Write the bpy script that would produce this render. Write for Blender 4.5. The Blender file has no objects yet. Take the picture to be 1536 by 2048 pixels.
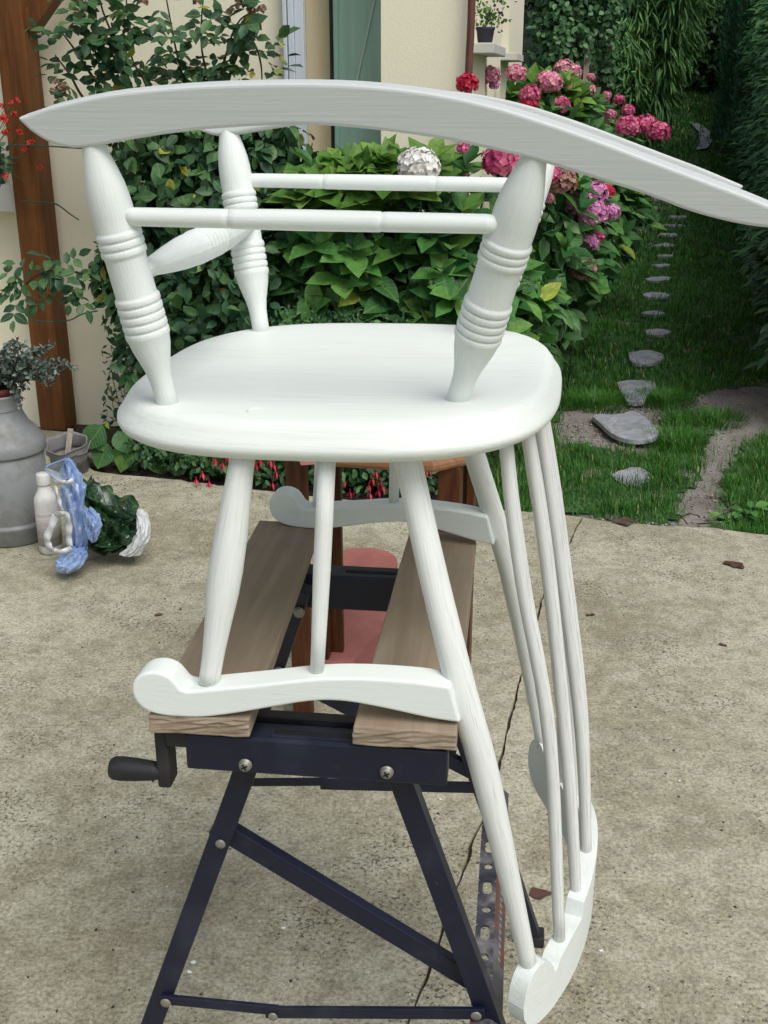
import bpy, bmesh, math, random
import numpy as np
from mathutils import Vector, Matrix

random.seed(7); rng = np.random.default_rng(7)
S = bpy.context.scene
COL = S.collection
R = math.radians

# ---------------------------------------------------------------- camera, sky, sun, exposure
CAM_H = 1.42; PITCH = R(21.0); FPX = 2250.0          # focal length in pixels of the 1536 x 2048 photograph
cam = bpy.data.cameras.new('camera'); camo = bpy.data.objects.new('camera', cam); COL.objects.link(camo)
camo.location = (0, 0, CAM_H); camo.rotation_euler = (R(90) - PITCH, 0, 0)
cam.sensor_fit = 'VERTICAL'; cam.sensor_height = 36.0; cam.lens = 36.0 * FPX / 2048.0
cam.clip_start = 0.05; cam.clip_end = 300
S.camera = camo
W = bpy.data.worlds.new("World"); S.world = W; W.use_nodes = True
wn = W.node_tree; wn.nodes.clear()
sky = wn.nodes.new('ShaderNodeTexSky'); sky.sky_type = 'NISHITA'; sky.sun_disc = False
SUN_EL, SUN_AZ = R(56), R(145)                        # azimuth: clockwise from +Y (bright cloud high behind and right of the camera)
sky.sun_elevation = SUN_EL; sky.sun_rotation = SUN_AZ
sky.air_density = 1.0; sky.dust_density = 4.0; sky.ozone_density = 1.0
bg = wn.nodes.new('ShaderNodeBackground'); bg.inputs[1].default_value = 0.095
wo = wn.nodes.new('ShaderNodeOutputWorld')
hs = wn.nodes.new('ShaderNodeHueSaturation'); hs.inputs['Saturation'].default_value = 0.55
wn.links.new(sky.outputs[0], hs.inputs['Color']); wn.links.new(hs.outputs[0], bg.inputs[0]); wn.links.new(bg.outputs[0], wo.inputs[0])
sun = bpy.data.lights.new('sun', 'SUN'); sun.energy = 1.5; sun.angle = R(38); sun.color = (1.0, 0.985, 0.95)
suno = bpy.data.objects.new('sun', sun); COL.objects.link(suno)
suno.location = (0, 0, 8)
sd = Vector((math.sin(SUN_AZ) * math.cos(SUN_EL), math.cos(SUN_AZ) * math.cos(SUN_EL), math.sin(SUN_EL)))
suno.rotation_euler = sd.to_track_quat('Z', 'Y').to_euler()
S.view_settings.view_transform = 'Standard'; S.view_settings.look = 'None'
S.view_settings.exposure = 0.36; S.view_settings.gamma = 1.0; S.view_settings.use_curve_mapping = False

# ---------------------------------------------------------------- measuring helpers (photo pixel -> place in the garden)
cp, sp = math.cos(PITCH), math.sin(PITCH)
CC = np.array([0, 0, CAM_H])
def ray(x, y):
    a = (x - 768) / FPX; b = (y - 1024) / FPX
    return np.array([a, cp - b * sp, -sp - b * cp])
def atz(x, y, z=0.0):
    r = ray(x, y); return CC + r * (z - CAM_H) / r[2]
def aty(x, y, Y):
    r = ray(x, y); return CC + r * Y / r[1]
def atp(x, y, p0, n):
    r = ray(x, y); return CC + r * (np.dot(np.array(p0) - CC, n) / np.dot(r, n))

# ---------------------------------------------------------------- materials
MAT = {}
def newmat(name):
    m = bpy.data.materials.new(name); m.use_nodes = True; MAT[name] = m
    nt = m.node_tree; b = nt.nodes['Principled BSDF']
    return m, nt, b
def N(nt, t, **k):
    n = nt.nodes.new(t)
    for a, v in k.items(): setattr(n, a, v)
    return n
def coords(nt, kind='Object', scale=(1, 1, 1), loc=(0, 0, 0)):
    if kind == 'World':
        g = N(nt, 'ShaderNodeNewGeometry'); src = g.outputs['Position']
    else:
        t = N(nt, 'ShaderNodeTexCoord'); src = t.outputs[kind]
    mp = N(nt, 'ShaderNodeMapping'); mp.inputs['Scale'].default_value = scale; mp.inputs['Location'].default_value = loc
    nt.links.new(src, mp.inputs[0]); return mp.outputs[0]
def noise(nt, vec, scale=5, detail=4, rough=0.55, dist=0.0):
    n = N(nt, 'ShaderNodeTexNoise'); n.inputs['Scale'].default_value = scale
    n.inputs['Detail'].default_value = detail; n.inputs['Roughness'].default_value = rough
    n.inputs['Distortion'].default_value = dist
    nt.links.new(vec, n.inputs['Vector']); return n.outputs['Fac']
def ramp(nt, fac, stops, interp='LINEAR'):
    r = N(nt, 'ShaderNodeValToRGB'); r.color_ramp.interpolation = interp
    el = r.color_ramp.elements
    while len(el) > 1: el.remove(el[-1])
    el[0].position = stops[0][0]; el[0].color = (*stops[0][1], 1)
    for p, c in stops[1:]:
        e = el.new(p); e.color = (*c, 1)
    nt.links.new(fac, r.inputs[0]); return r.outputs[0]
def g3(v): return (v, v, v)
def mix(nt, fac, a, b, mode='MIX'):
    m = N(nt, 'ShaderNodeMix', data_type='RGBA', blend_type=mode)
    for sock, v in ((m.inputs[0], fac), (m.inputs[6], a), (m.inputs[7], b)):
        if hasattr(v, 'is_linked') or hasattr(v, 'links'): nt.links.new(v, sock)
        elif isinstance(v, (int, float)): sock.default_value = v
        else: sock.default_value = (*v, 1)
    return m.outputs[2]
def bump(nt, b, h, strength=0.3, dist=0.002):
    n = N(nt, 'ShaderNodeBump'); n.inputs['Strength'].default_value = strength; n.inputs['Distance'].default_value = dist
    nt.links.new(h, n.inputs['Height']); nt.links.new(n.outputs[0], b.inputs['Normal'])
def put(nt, b, col=None, rough=None, metal=None, spec=None):
    if col is not None:
        if isinstance(col, tuple): b.inputs['Base Color'].default_value = (*col, 1)
        else: nt.links.new(col, b.inputs['Base Color'])
    if rough is not None:
        if isinstance(rough, (int, float)): b.inputs['Roughness'].default_value = rough
        else: nt.links.new(rough, b.inputs['Roughness'])
    if metal is not None: b.inputs['Metallic'].default_value = metal
    if spec is not None: b.inputs['Specular IOR Level'].default_value = spec

def paint(name, kind, sc, thin=0.5, wear=0.0, base=(0.78, 0.83, 0.80)):
    """brushed white paint: streaks along one axis where the coat is thin, the old brown-mauve finish at the thinnest"""
    m, nt, b = newmat(name)
    v = coords(nt, kind, sc)
    s1 = noise(nt, v, 1.0, 5, 0.62)
    v2 = coords(nt, kind, tuple(c * 0.12 for c in sc), (3, 7, 1))
    s2 = noise(nt, v2, 1.0, 3, 0.5)
    add = N(nt, 'ShaderNodeMath', operation='MULTIPLY_ADD'); add.inputs[1].default_value = 0.55; nt.links.new(s2, add.inputs[0]); nt.links.new(s1, add.inputs[2])
    c = ramp(nt, add.outputs[0], [(0.48 + (.05 if thin > .6 else 0), tuple(base[i] * (1 - 0.62 * thin) * (1.0, 0.985, 1.0)[i] for i in range(3))), (0.74, tuple(x * (1 - 0.12 * thin) for x in base)), (0.95, base)])
    if wear > 0:
        wf = ramp(nt, add.outputs[0], [(0.54, g3(wear)), (0.64, g3(0))])
        c = mix(nt, wf, c, (0.17, 0.10, 0.11))
    put(nt, b, c, 0.5, spec=0.35)
    bump(nt, b, s1, 0.25 if 'board' in name else 0.5, 0.0012)
    return m
# turned parts carry UVs in centimetres round (x) and along (y) the axis
paint('white_turned', 'UV', (9, 0.45, 1), thin=0.16)
paint('white_turned_thin', 'UV', (11, 0.16, 1), thin=0.8, wear=0.5, base=(0.82, 0.84, 0.82))
paint('white_turned_mid', 'UV', (11, 0.2, 1), thin=0.5, wear=0.2, base=(0.81, 0.84, 0.81))
paint('white_board', 'Object', (14, 300, 300), thin=0.06)
paint('white_seat', 'Object', (9, 130, 260), thin=0.17, base=(0.80, 0.845, 0.80))
paint('white_crest', 'Object', (300, 18, 300), thin=0.16)
paint('grey_board', 'Object', (10, 380, 380), thin=0.11, base=(0.60, 0.63, 0.62))  # rockers: greyer base colour than the other painted boards

def mat_metal(name, base, rough=0.42, dust=0.5, metal=0.0, dustc=(0.16, 0.15, 0.14)):
    m, nt, b = newmat(name)
    v = coords(nt, 'Object', (1, 1, 1))
    n1 = noise(nt, v, 9, 6, 0.65); n2 = noise(nt, v, 160, 3, 0.6)
    f = ramp(nt, n1, [(0.5, g3(0)), (0.75, g3(dust))])
    c = mix(nt, f, base, dustc)
    f2 = ramp(nt, n2, [(0.68, g3(0)), (0.76, g3(0.35 * dust))])
    c = mix(nt, f2, c, (0.35, 0.34, 0.33))
    put(nt, b, c, ramp(nt, n1, [(0.3, g3(rough)), (0.8, g3(min(1, rough + 0.35)))]), metal)
    bump(nt, b, n2, 0.06, 0.001)
    return m
mat_metal('navy_metal', (0.004, 0.006, 0.024), 0.34, 0.30, dustc=(0.08, 0.09, 0.12))
mat_metal('black_metal', (0.010, 0.010, 0.016), 0.4, 0.25)
mat_metal('black_plastic', (0.012, 0.012, 0.014), 0.5, 0.25)
mat_metal('bolt_metal', (0.30, 0.29, 0.25), 0.4, 0.6, 0.6)
m, nt, b = newmat('step_metal')     # worn tread: navy paint scuffed to grey
v = coords(nt, 'Object')
n1 = noise(nt, v, 22, 6, 0.6); n2 = noise(nt, v, 6, 3)
c = ramp(nt, n1, [(0.38, (0.02, 0.022, 0.045)), (0.55, (0.07, 0.07, 0.09)), (0.70, (0.27, 0.26, 0.25))])
c = mix(nt, ramp(nt, n2, [(0.56, g3(0)), (0.66, g3(0.5))]), c, (0.22, 0.08, 0.04))
put(nt, b, c, 0.5); bump(nt, b, n1, 0.1, 0.001)
m, nt, b = newmat('step_side_metal')
v = coords(nt, 'Object'); n1 = noise(nt, v, 30, 5)
put(nt, b, ramp(nt, n1, [(0.3, (0.085, 0.08, 0.09)), (0.7, (0.17, 0.165, 0.17))]), 0.5)
m, nt, b = newmat('sticker_orange')
v = coords(nt, 'Object'); n1 = noise(nt, v, 60, 5)
put(nt, b, ramp(nt, n1, [(0.42, (0.11, 0.085, 0.085)), (0.56, (0.22, 0.07, 0.035)), (0.66, (0.12, 0.10, 0.11))]), 0.55)
m, nt, b = newmat('print_white'); put(nt, b, (0.32, 0.32, 0.35), 0.5)
m, nt, b = newmat('slot_dark'); put(nt, b, (0.004, 0.004, 0.006), 0.8)

def wood(name, dark, mid, light, sc=(60, 4, 60), rough=0.7, stain=(0.2, 0.17, 0.15), stf=0.3, bmp=0.4, ring=1.0):
    m, nt, b = newmat(name)
    v = coords(nt, 'Object', sc)
    n1 = noise(nt, v, 1.0, 6, 0.6, 0.6)
    v2 = coords(nt, 'Object', tuple(s * 5 for s in sc), (5, 2, 9))
    n2 = noise(nt, v2, 1.0, 3, 0.6)
    a = N(nt, 'ShaderNodeMath', operation='MULTIPLY_ADD'); a.inputs[1].default_value = 0.4 * ring; nt.links.new(n2, a.inputs[0]); nt.links.new(n1, a.inputs[2])
    c = ramp(nt, a.outputs[0], [(0.45, dark), (0.68, mid), (0.95, light)])
    v3 = coords(nt, 'Object', (9, 4, 9), (1, 5, 2)); n3 = noise(nt, v3, 1, 5, 0.6)
    c = mix(nt, ramp(nt, n3, [(0.5, g3(0)), (0.72, g3(stf))]), c, stain)
    put(nt, b, c, rough, spec=0.3); bump(nt, b, a.outputs[0], bmp, 0.0015)
    return m
wood('jaw_wood', (0.255, 0.20, 0.14), (0.33, 0.268, 0.195), (0.40, 0.335, 0.25), (30, 1.6, 30), stain=(0.20, 0.15, 0.105), stf=0.75, ring=.35)
wood('post_wood', (0.065, 0.022, 0.005), (0.12, 0.044, 0.010), (0.19, 0.072, 0.018), (22, 22, 2.0), 0.6, stain=(0.08, 0.02, 0.005), stf=0.35, bmp=0.15)
wood('table_wood', (0.035, 0.011, 0.004), (0.075, 0.025, 0.009), (0.13, 0.05, 0.02), (70, 70, 4), 0.45, stain=(0.06, 0.015, 0.005), stf=0.25, bmp=0.2)
wood('table_top_wood', (0.17, 0.078, 0.035), (0.25, 0.125, 0.062), (0.34, 0.19, 0.11), (6, 70, 70), 0.4, stain=(0.3, 0.13, 0.06), stf=0.4, bmp=0.15)
wood('lath_wood', (0.2, 0.17, 0.13), (0.3, 0.26, 0.2), (0.4, 0.36, 0.3), (40, 40, 4), 0.8)
wood('bark', (0.03, 0.022, 0.014), (0.075, 0.055, 0.038), (0.15, 0.12, 0.085), (30, 30, 6), 0.9, stain=(0.03, 0.045, 0.02), stf=0.5, bmp=0.8)
wood('fence_wood', (0.025, 0.014, 0.009), (0.055, 0.030, 0.018), (0.10, 0.06, 0.035), (20, 20, 2), 0.85)

# concrete
m, nt, b = newmat('concrete')
v = coords(nt, 'World')
big = noise(nt, v, 1.3, 5, 0.6); med = noise(nt, v, 7, 6, 0.65, 0.4); fine = noise(nt, v, 130, 4, 0.75); spk = noise(nt, v, 210, 2, 0.5)
m2 = noise(nt, coords(nt, 'World', (1, 1, 1), (3, 8, 1)), 26, 6, 0.7, 0.3)
c = ramp(nt, big, [(0.34, (0.285, 0.262, 0.178)), (0.47, (0.385, 0.368, 0.265)), (0.62, (0.475, 0.462, 0.352))])
c = mix(nt, ramp(nt, med, [(0.36, g3(0.50)), (0.56, g3(0))]), c, (0.225, 0.20, 0.125))
c = mix(nt, ramp(nt, m2, [(0.38, g3(0.45)), (0.50, g3(0))]), c, (0.20, 0.19, 0.14))
c = mix(nt, ramp(nt, m2, [(0.52, g3(0)), (0.68, g3(0.45))]), c, (0.53, 0.515, 0.42))
c = mix(nt, 1.0, c, ramp(nt, fine, [(0.32, g3(0.50)), (0.5, g3(1.0)), (0.68, g3(1.42))]), 'MULTIPLY')
c = mix(nt, ramp(nt, spk, [(0.685, g3(0)), (0.72, g3(0.9))]), c, (0.72, 0.70, 0.62))
vd = coords(nt, 'World', (1, 1, 1), (9, 4, 2)); dk = noise(nt, vd, 120, 3, 0.6)
pat = noise(nt, vd, 4.2, 4, 0.65)
dm = N(nt, 'ShaderNodeMath', operation='MULTIPLY_ADD'); dm.inputs[1].default_value = 0.55; nt.links.new(pat, dm.inputs[0]); nt.links.new(dk, dm.inputs[2])
c = mix(nt, ramp(nt, dm.outputs[0], [(0.895, g3(0)), (0.945, g3(0.8))]), c, (0.06, 0.062, 0.048))
put(nt, b, c, 0.93, spec=0.2)
bump(nt, b, fine, 0.55, 0.003)
m, nt, b = newmat('crack_dirt'); v = coords(nt, 'World'); put(nt, b, ramp(nt, noise(nt, v, 90, 4), [(0.3, (0.03, 0.022, 0.015)), (0.7, (0.12, 0.08, 0.05))]), 1.0)

# soil, lawn base
m, nt, b = newmat('soil')
v = coords(nt, 'World'); n1 = noise(nt, v, 5, 5); n2 = noise(nt, v, 120, 4, 0.7); n3 = noise(nt, v, 150, 2, 0.5)
c = ramp(nt, n1, [(0.3, (0.15, 0.135, 0.115)), (0.7, (0.28, 0.26, 0.235))])
c = mix(nt, 1.0, c, ramp(nt, n2, [(0.3, g3(0.5)), (0.7, g3(1.5))]), 'MULTIPLY')
c = mix(nt, ramp(nt, n3, [(0.66, g3(0)), (0.72, g3(0.8))]), c, (0.38, 0.36, 0.32))
put(nt, b, c, 0.95); bump(nt, b, n2, 0.8, 0.006)
m, nt, b = newmat('bed_soil')
v = coords(nt, 'World'); n2 = noise(nt, v, 60, 5, 0.7)
put(nt, b, ramp(nt, n2, [(0.3, (0.015, 0.010, 0.007)), (0.7, (0.06, 0.04, 0.028))]), 0.95); bump(nt, b, n2, 1, 0.01)
m, nt, b = newmat('lawn_base')
v = coords(nt, 'World'); n1 = noise(nt, v, 3, 5); n2 = noise(nt, v, 70, 4, 0.7)
c = ramp(nt, n1, [(0.3, (0.026, 0.072, 0.017)), (0.7, (0.045, 0.125, 0.03))])
c = mix(nt, 1.0, c, ramp(nt, n2, [(0.3, g3(0.4)), (0.7, g3(1.6))]), 'MULTIPLY')
put(nt, b, c, 0.95); bump(nt, b, n2, 0.8, 0.01)
m, nt, b = newmat('slate')
v = coords(nt, 'World'); n1 = noise(nt, v, 12, 6, 0.6, 1.0); n2 = noise(nt, v, 120, 3)
put(nt, b, ramp(nt, n1, [(0.3, (0.19, 0.20, 0.215)), (0.5, (0.28, 0.295, 0.32)), (0.7, (0.40, 0.415, 0.45))]), 0.6); bump(nt, b, n1, 0.5, 0.004)
m, nt, b = newmat('pebble'); 
oi = N(nt, 'ShaderNodeNewGeometry'); c = ramp(nt, oi.outputs['Random Per Island'], [(0, (0.09, 0.075, 0.055)), (0.5, (0.2, 0.18, 0.15)), (1, (0.45, 0.42, 0.36))]); put(nt, b, c, 0.9)

# walls
def stucco(name, col, dirt=0.25):
    m, nt, b = newmat(name)
    v = coords(nt, 'World'); n1 = noise(nt, v, 1.6, 5); n2 = noise(nt, v, 140, 5, 0.7)
    c = mix(nt, ramp(nt, n1, [(0.4, g3(0)), (0.75, g3(dirt))]), col, tuple(x * 0.8 for x in col))
    put(nt, b, c, 0.92, spec=0.2); bump(nt, b, n2, 0.35, 0.004)
stucco('wall_render', (0.87, 0.83, 0.645), 0.12)
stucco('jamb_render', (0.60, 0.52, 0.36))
stucco('sill_stone', (0.56, 0.56, 0.52))
m, nt, b = newmat('frame_white'); put(nt, b, (0.58, 0.64, 0.70), 0.35)
m, nt, b = newmat('door_teal')
v = coords(nt, 'World', (30, 30, 1.2)); n1 = noise(nt, v, 1, 4)
put(nt, b, ramp(nt, n1, [(0.3, (0.31, 0.53, 0.47)), (0.7, (0.39, 0.62, 0.56))]), 0.35)
m, nt, b = newmat('glass_dark'); put(nt, b, (0.02, 0.025, 0.03), 0.08)
mat_metal('rust_pipe', (0.12, 0.045, 0.035), 0.7, 0.8, 0.0, (0.20, 0.10, 0.075))
mat_metal('milk_metal', (0.25, 0.265, 0.27), 0.42, 0.8, 0.2, (0.13, 0.12, 0.10))
mat_metal('zinc', (0.20, 0.20, 0.205), 0.55, 0.9, 0.1, (0.07, 0.055, 0.05))
mat_metal('red_plastic', (0.10, 0.012, 0.010), 0.6, 0.5)
mat_metal('grey_plastic', (0.06, 0.06, 0.09), 0.5, 0.3)
m, nt, b = newmat('bottle_plastic')
v = coords(nt, 'Object'); n1 = noise(nt, v, 25, 5); put(nt, b, ramp(nt, n1, [(0.35, (0.56, 0.56, 0.53)), (0.6, (0.70, 0.70, 0.67))]), 0.4)
b.inputs['Subsurface Weight'].default_value = 0.0
m, nt, b = newmat('bottle_label')
v = coords(nt, 'Object', (1, 1, 14)); n1 = noise(nt, v, 9, 5); put(nt, b, ramp(nt, n1, [(0.35, (0.33, 0.31, 0.28)), (0.6, (0.46, 0.44, 0.41))]), 0.6)
m, nt, b = newmat('blue_film')
v = coords(nt, 'Object'); n1 = noise(nt, v, 18, 4); put(nt, b, ramp(nt, n1, [(0.35, (0.20, 0.31, 0.58)), (0.65, (0.34, 0.47, 0.72))]), 0.25); b.inputs['Transmission Weight'].default_value = 0.15
m, nt, b = newmat('white_film')
v = coords(nt, 'Object'); n1 = noise(nt, v, 40, 4); put(nt, b, ramp(nt, n1, [(0.3, (0.52, 0.55, 0.57)), (0.7, (0.66, 0.68, 0.68))]), 0.35)
bump(nt, b, n1, 0.3, 0.004)
m, nt, b = newmat('bag_inside'); put(nt, b, (0.42, 0.46, 0.47), 0.5)
m, nt, b = newmat('printed_bag')
v = coords(nt, 'Object'); n1 = noise(nt, v, 30, 6, 0.65, 1.5); n2 = noise(nt, v, 13, 4)
c = ramp(nt, n1, [(0.36, (0.006, 0.014, 0.010)), (0.50, (0.012, 0.040, 0.016)), (0.60, (0.035, 0.10, 0.03)), (0.68, (0.16, 0.14, 0.12)), (0.78, (0.30, 0.30, 0.27))])
put(nt, b, c, 0.28); bump(nt, b, n2, 0.4, 0.01)
m, nt, b = newmat('pink_paper')
v = coords(nt, 'Object'); n1 = noise(nt, v, 14, 4); n2 = noise(nt, v, 600, 2)
put(nt, b, ramp(nt, n1, [(0.3, (0.30, 0.105, 0.085)), (0.7, (0.40, 0.155, 0.13))]), 0.9); bump(nt, b, n2, 0.3, 0.0008)
m, nt, b = newmat('paper_core'); put(nt, b, (0.40, 0.43, 0.40), 0.9)
m, nt, b = newmat('wire_green'); put(nt, b, (0.01, 0.07, 0.05), 0.5)

# foliage
def leafmat(name, stops, rough=0.42, source='attr', trans=0.15, yellow=0.0, vein=True):
    m, nt, b = newmat(name)
    if source == 'attr':
        a = N(nt, 'ShaderNodeAttribute', attribute_name='var'); f = a.outputs['Fac']
    else:
        a = N(nt, 'ShaderNodeObjectInfo'); f = a.outputs['Random']
    c = ramp(nt, f, stops)
    v = coords(nt, 'World'); n1 = noise(nt, v, 45, 3)
    c = mix(nt, 1.0, c, ramp(nt, n1, [(0.3, g3(0.72 if rough != 0.6 else 0.92)), (0.7, g3(1.25 if rough != 0.6 else 1.05))]), 'MULTIPLY')
    if source == 'obj':       # midrib and side veins
        ob = N(nt, 'ShaderNodeTexCoord'); sx = N(nt, 'ShaderNodeSeparateXYZ'); nt.links.new(ob.outputs['Object'], sx.inputs[0])
        ab_ = N(nt, 'ShaderNodeMath', operation='ABSOLUTE'); nt.links.new(sx.outputs[1], ab_.inputs[0])
        rib = ramp(nt, ab_.outputs[0], [(0.0, g3(1)), (0.018, g3(0.7)), (0.03, g3(0))])
        sv = N(nt, 'ShaderNodeMath', operation='MULTIPLY_ADD'); sv.inputs[1].default_value = -0.8; nt.links.new(ab_.outputs[0], sv.inputs[0]); nt.links.new(sx.outputs[0], sv.inputs[2])
        sw = N(nt, 'ShaderNodeMath', operation='PINGPONG'); sw.inputs[1].default_value = 0.065; nt.links.new(sv.outputs[0], sw.inputs[0])
        side_ = ramp(nt, sw.outputs[0], [(0.0, g3(0.5)), (0.012, g3(0.15)), (0.02, g3(0))])
        mxv = N(nt, 'ShaderNodeMath', operation='MAXIMUM'); nt.links.new(rib, mxv.inputs[0]); nt.links.new(side_, mxv.inputs[1])
        sc_ = N(nt, 'ShaderNodeMath', operation='MULTIPLY'); sc_.inputs[1].default_value = 0.55; nt.links.new(mxv.outputs[0], sc_.inputs[0])
        c = mix(nt, sc_.outputs[0], c, (0.19, 0.30, 0.10)); bump(nt, b, mxv.outputs[0], 0.4, 0.004)
    put(nt, b, c, rough, spec=0.26)
    if trans:
        tr = N(nt, 'ShaderNodeBsdfTranslucent'); nt.links.new(c, tr.inputs[0])
        mx = N(nt, 'ShaderNodeMixShader'); mx.inputs[0].default_value = trans
        nt.links.new(b.outputs[0], mx.inputs[1]); nt.links.new(tr.outputs[0], mx.inputs[2])
        nt.links.new(mx.outputs[0], nt.nodes['Material Output'].inputs[0])
    return m
HY = [(0, (0.0272, 0.1001, 0.0272)), (0.45, (0.0530, 0.1751, 0.0454)), (0.75, (0.1058, 0.2750, 0.0605)), (0.985, (0.1814, 0.3667, 0.0756)), (1, (0.4536, 0.5000, 0.0756))]
for s_ in ('attr', 'obj'):
    leafmat('hydrangea_leaf_' + s_, HY, 0.40, s_, 0.25)
    leafmat('hydrangea_bright_' + s_, [(0, (0.0625, 0.1625, 0.0312)), (0.5, (0.1250, 0.2750, 0.0500)), (1, (0.2125, 0.3750, 0.0750))], 0.45, s_, 0.3)
    leafmat('rose_leaf_' + s_, [(0, (0.0186, 0.0582, 0.0279)), (0.5, (0.0404, 0.1061, 0.0466)), (0.965, (0.0931, 0.1882, 0.0621)), (0.994, (0.3881, 0.3766, 0.0466)), (1, (0.4968, 0.4451, 0.0621))], 0.42, s_, 0.15)
    leafmat('laurel_leaf_' + s_, [(0, (0.0264, 0.0904, 0.0316)), (0.6, (0.0632, 0.1808, 0.0580)), (1, (0.1317, 0.3013, 0.1053))], 0.36, s_, 0.08)
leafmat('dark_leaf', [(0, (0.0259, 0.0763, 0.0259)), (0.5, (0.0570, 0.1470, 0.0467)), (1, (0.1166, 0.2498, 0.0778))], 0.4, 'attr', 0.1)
leafmat('ivy_leaf', [(0, (0.0284, 0.0765, 0.0324)), (0.5, (0.0648, 0.1594, 0.0607)), (1, (0.1418, 0.2765, 0.1114))], 0.4, 'attr', 0.15)
leafmat('bamboo_leaf', [(0, (0.0478, 0.1343, 0.0392)), (0.5, (0.1087, 0.2565, 0.0739)), (1, (0.2175, 0.4153, 0.1197))], 0.45, 'attr', 0.25)
leafmat('conifer_leaf', [(0, (0.0461, 0.1344, 0.0666)), (0.5, (0.0870, 0.2365, 0.1229)), (1, (0.1536, 0.3360, 0.1792))], 0.6, 'attr', 0.1)
leafmat('silver_leaf', [(0, (0.06, 0.09, 0.07)), (0.5, (0.13, 0.18, 0.15)), (0.9, (0.20, 0.25, 0.21)), (1, (0.06, 0.03, 0.06))], 0.6, 'attr', 0.1)
leafmat('fern_leaf', [(0, (0.0240, 0.0720, 0.0300)), (0.5, (0.0600, 0.1440, 0.0600)), (1, (0.1080, 0.2040, 0.0960))], 0.5, 'attr', 0.2)
leafmat('grass_blade', [(0, (0.0322, 0.1057, 0.0161)), (0.55, (0.0645, 0.2112, 0.0290)), (0.93, (0.1209, 0.3080, 0.0451)), (0.97, (0.2740, 0.2816, 0.0967)), (1, (0.3546, 0.3344, 0.1451))], 0.5, 'attr', 0.2)
leafmat('dry_leaf', [(0, (0.07, 0.03, 0.032)), (0.5, (0.11, 0.055, 0.045)), (1, (0.16, 0.10, 0.07))], 0.7, 'attr', 0.0)
leafmat('withered_flower', [(0, (0.12, 0.07, 0.045)), (0.5, (0.24, 0.15, 0.09)), (1, (0.34, 0.22, 0.15))], 0.7, 'attr', 0.1)
def petal(name, stops): leafmat(name, stops, 0.6, 'attr', 0.15)
petal('petal_pink', [(0, (0.52, 0.12, 0.24)), (0.5, (0.78, 0.28, 0.42)), (0.85, (0.84, 0.46, 0.54)), (1, (0.66, 0.50, 0.38))])
petal('petal_magenta', [(0, (0.42, 0.04, 0.14)), (0.5, (0.66, 0.11, 0.26)), (1, (0.78, 0.28, 0.40))])
petal('petal_red', [(0, (0.45, 0.015, 0.05)), (0.5, (0.66, 0.03, 0.09)), (1, (0.68, 0.10, 0.15))])
petal('petal_white', [(0, (0.82, 0.79, 0.77)), (0.5, (0.88, 0.87, 0.84)), (1, (0.90, 0.88, 0.85))])
petal('petal_faded', [(0, (0.16, 0.10, 0.07)), (0.4, (0.34, 0.16, 0.15)), (0.8, (0.40, 0.27, 0.18)), (1, (0.5, 0.20, 0.24))])
petal('petal_mauve', [(0, (0.50, 0.14, 0.36)), (0.5, (0.70, 0.27, 0.52)), (1, (0.80, 0.45, 0.64))])
petal('petal_scarlet', [(0, (0.45, 0.02, 0.02)), (0.5, (0.62, 0.05, 0.03)), (1, (0.7, 0.16, 0.10))])
m, nt, b = newmat('stem_green'); put(nt, b, (0.04, 0.07, 0.03), 0.6)
m, nt, b = newmat('stem_brown'); put(nt, b, (0.05, 0.035, 0.022), 0.7)

# ---------------------------------------------------------------- object helpers
def mesh_obj(name, verts, faces, mat, parent=None, smooth=False, uvs=None, var=None, mats=None, midx=None):
    me = bpy.data.meshes.new(name)
    me.from_pydata([tuple(v) for v in verts], [], faces)
    if mats:
        for mm in mats: me.materials.append(MAT[mm])
        me.polygons.foreach_set('material_index', midx)
    elif mat: me.materials.append(MAT[mat])
    if smooth: me.polygons.foreach_set('use_smooth', [True] * len(me.polygons))
    if uvs is not None:
        ul = me.uv_layers.new(name='UVMap')
        idx = np.empty(len(me.loops), dtype=np.int32); me.loops.foreach_get('vertex_index', idx)
        ul.data.foreach_set('uv', np.asarray(uvs, dtype=np.float32)[idx].ravel())
    if var is not None:
        a = me.attributes.new('var', 'FLOAT', 'POINT'); a.data.foreach_set('value', np.asarray(var, dtype=np.float32))
    me.update()
    o = bpy.data.objects.new(name, me); COL.objects.link(o)
    if parent is not None: o.parent = parent
    return o
def fast_mesh(name, verts, quads=None, tris=None, mat=None, parent=None, var=None, smooth=False):
    """numpy -> mesh; verts (N,3), tris (M,3)"""
    me = bpy.data.meshes.new(name)
    f = tris if tris is not None else quads
    k = f.shape[1]
    me.vertices.add(len(verts)); me.vertices.foreach_set('co', verts.astype(np.float32).ravel())
    me.loops.add(f.size); me.loops.foreach_set('vertex_index', f.astype(np.int32).ravel())
    me.polygons.add(len(f)); me.polygons.foreach_set('loop_start', np.arange(0, f.size, k, dtype=np.int32))
    me.update(calc_edges=True)
    if smooth: me.polygons.foreach_set('use_smooth', np.ones(len(f), dtype=bool))
    if mat: me.materials.append(MAT[mat])
    if var is not None:
        a = me.attributes.new('var', 'FLOAT', 'POINT'); a.data.foreach_set('value', var.astype(np.float32))
    o = bpy.data.objects.new(name, me); COL.objects.link(o)
    if parent is not None: o.parent = parent
    return o
def tag(o, label=None, cat=None, group=None, kind=None):
    if label: o['label'] = label
    if cat: o['category'] = cat
    if group: o['group'] = group
    if kind: o['kind'] = kind
    return o
def thing(name, loc, rz, label, cat, group=None):
    o = bpy.data.objects.new(name, None); COL.objects.link(o); o.empty_display_size = 0.1
    o.location = tuple(float(v) for v in loc); o.rotation_euler = (0, 0, rz)
    return tag(o, label, cat, group)
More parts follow.
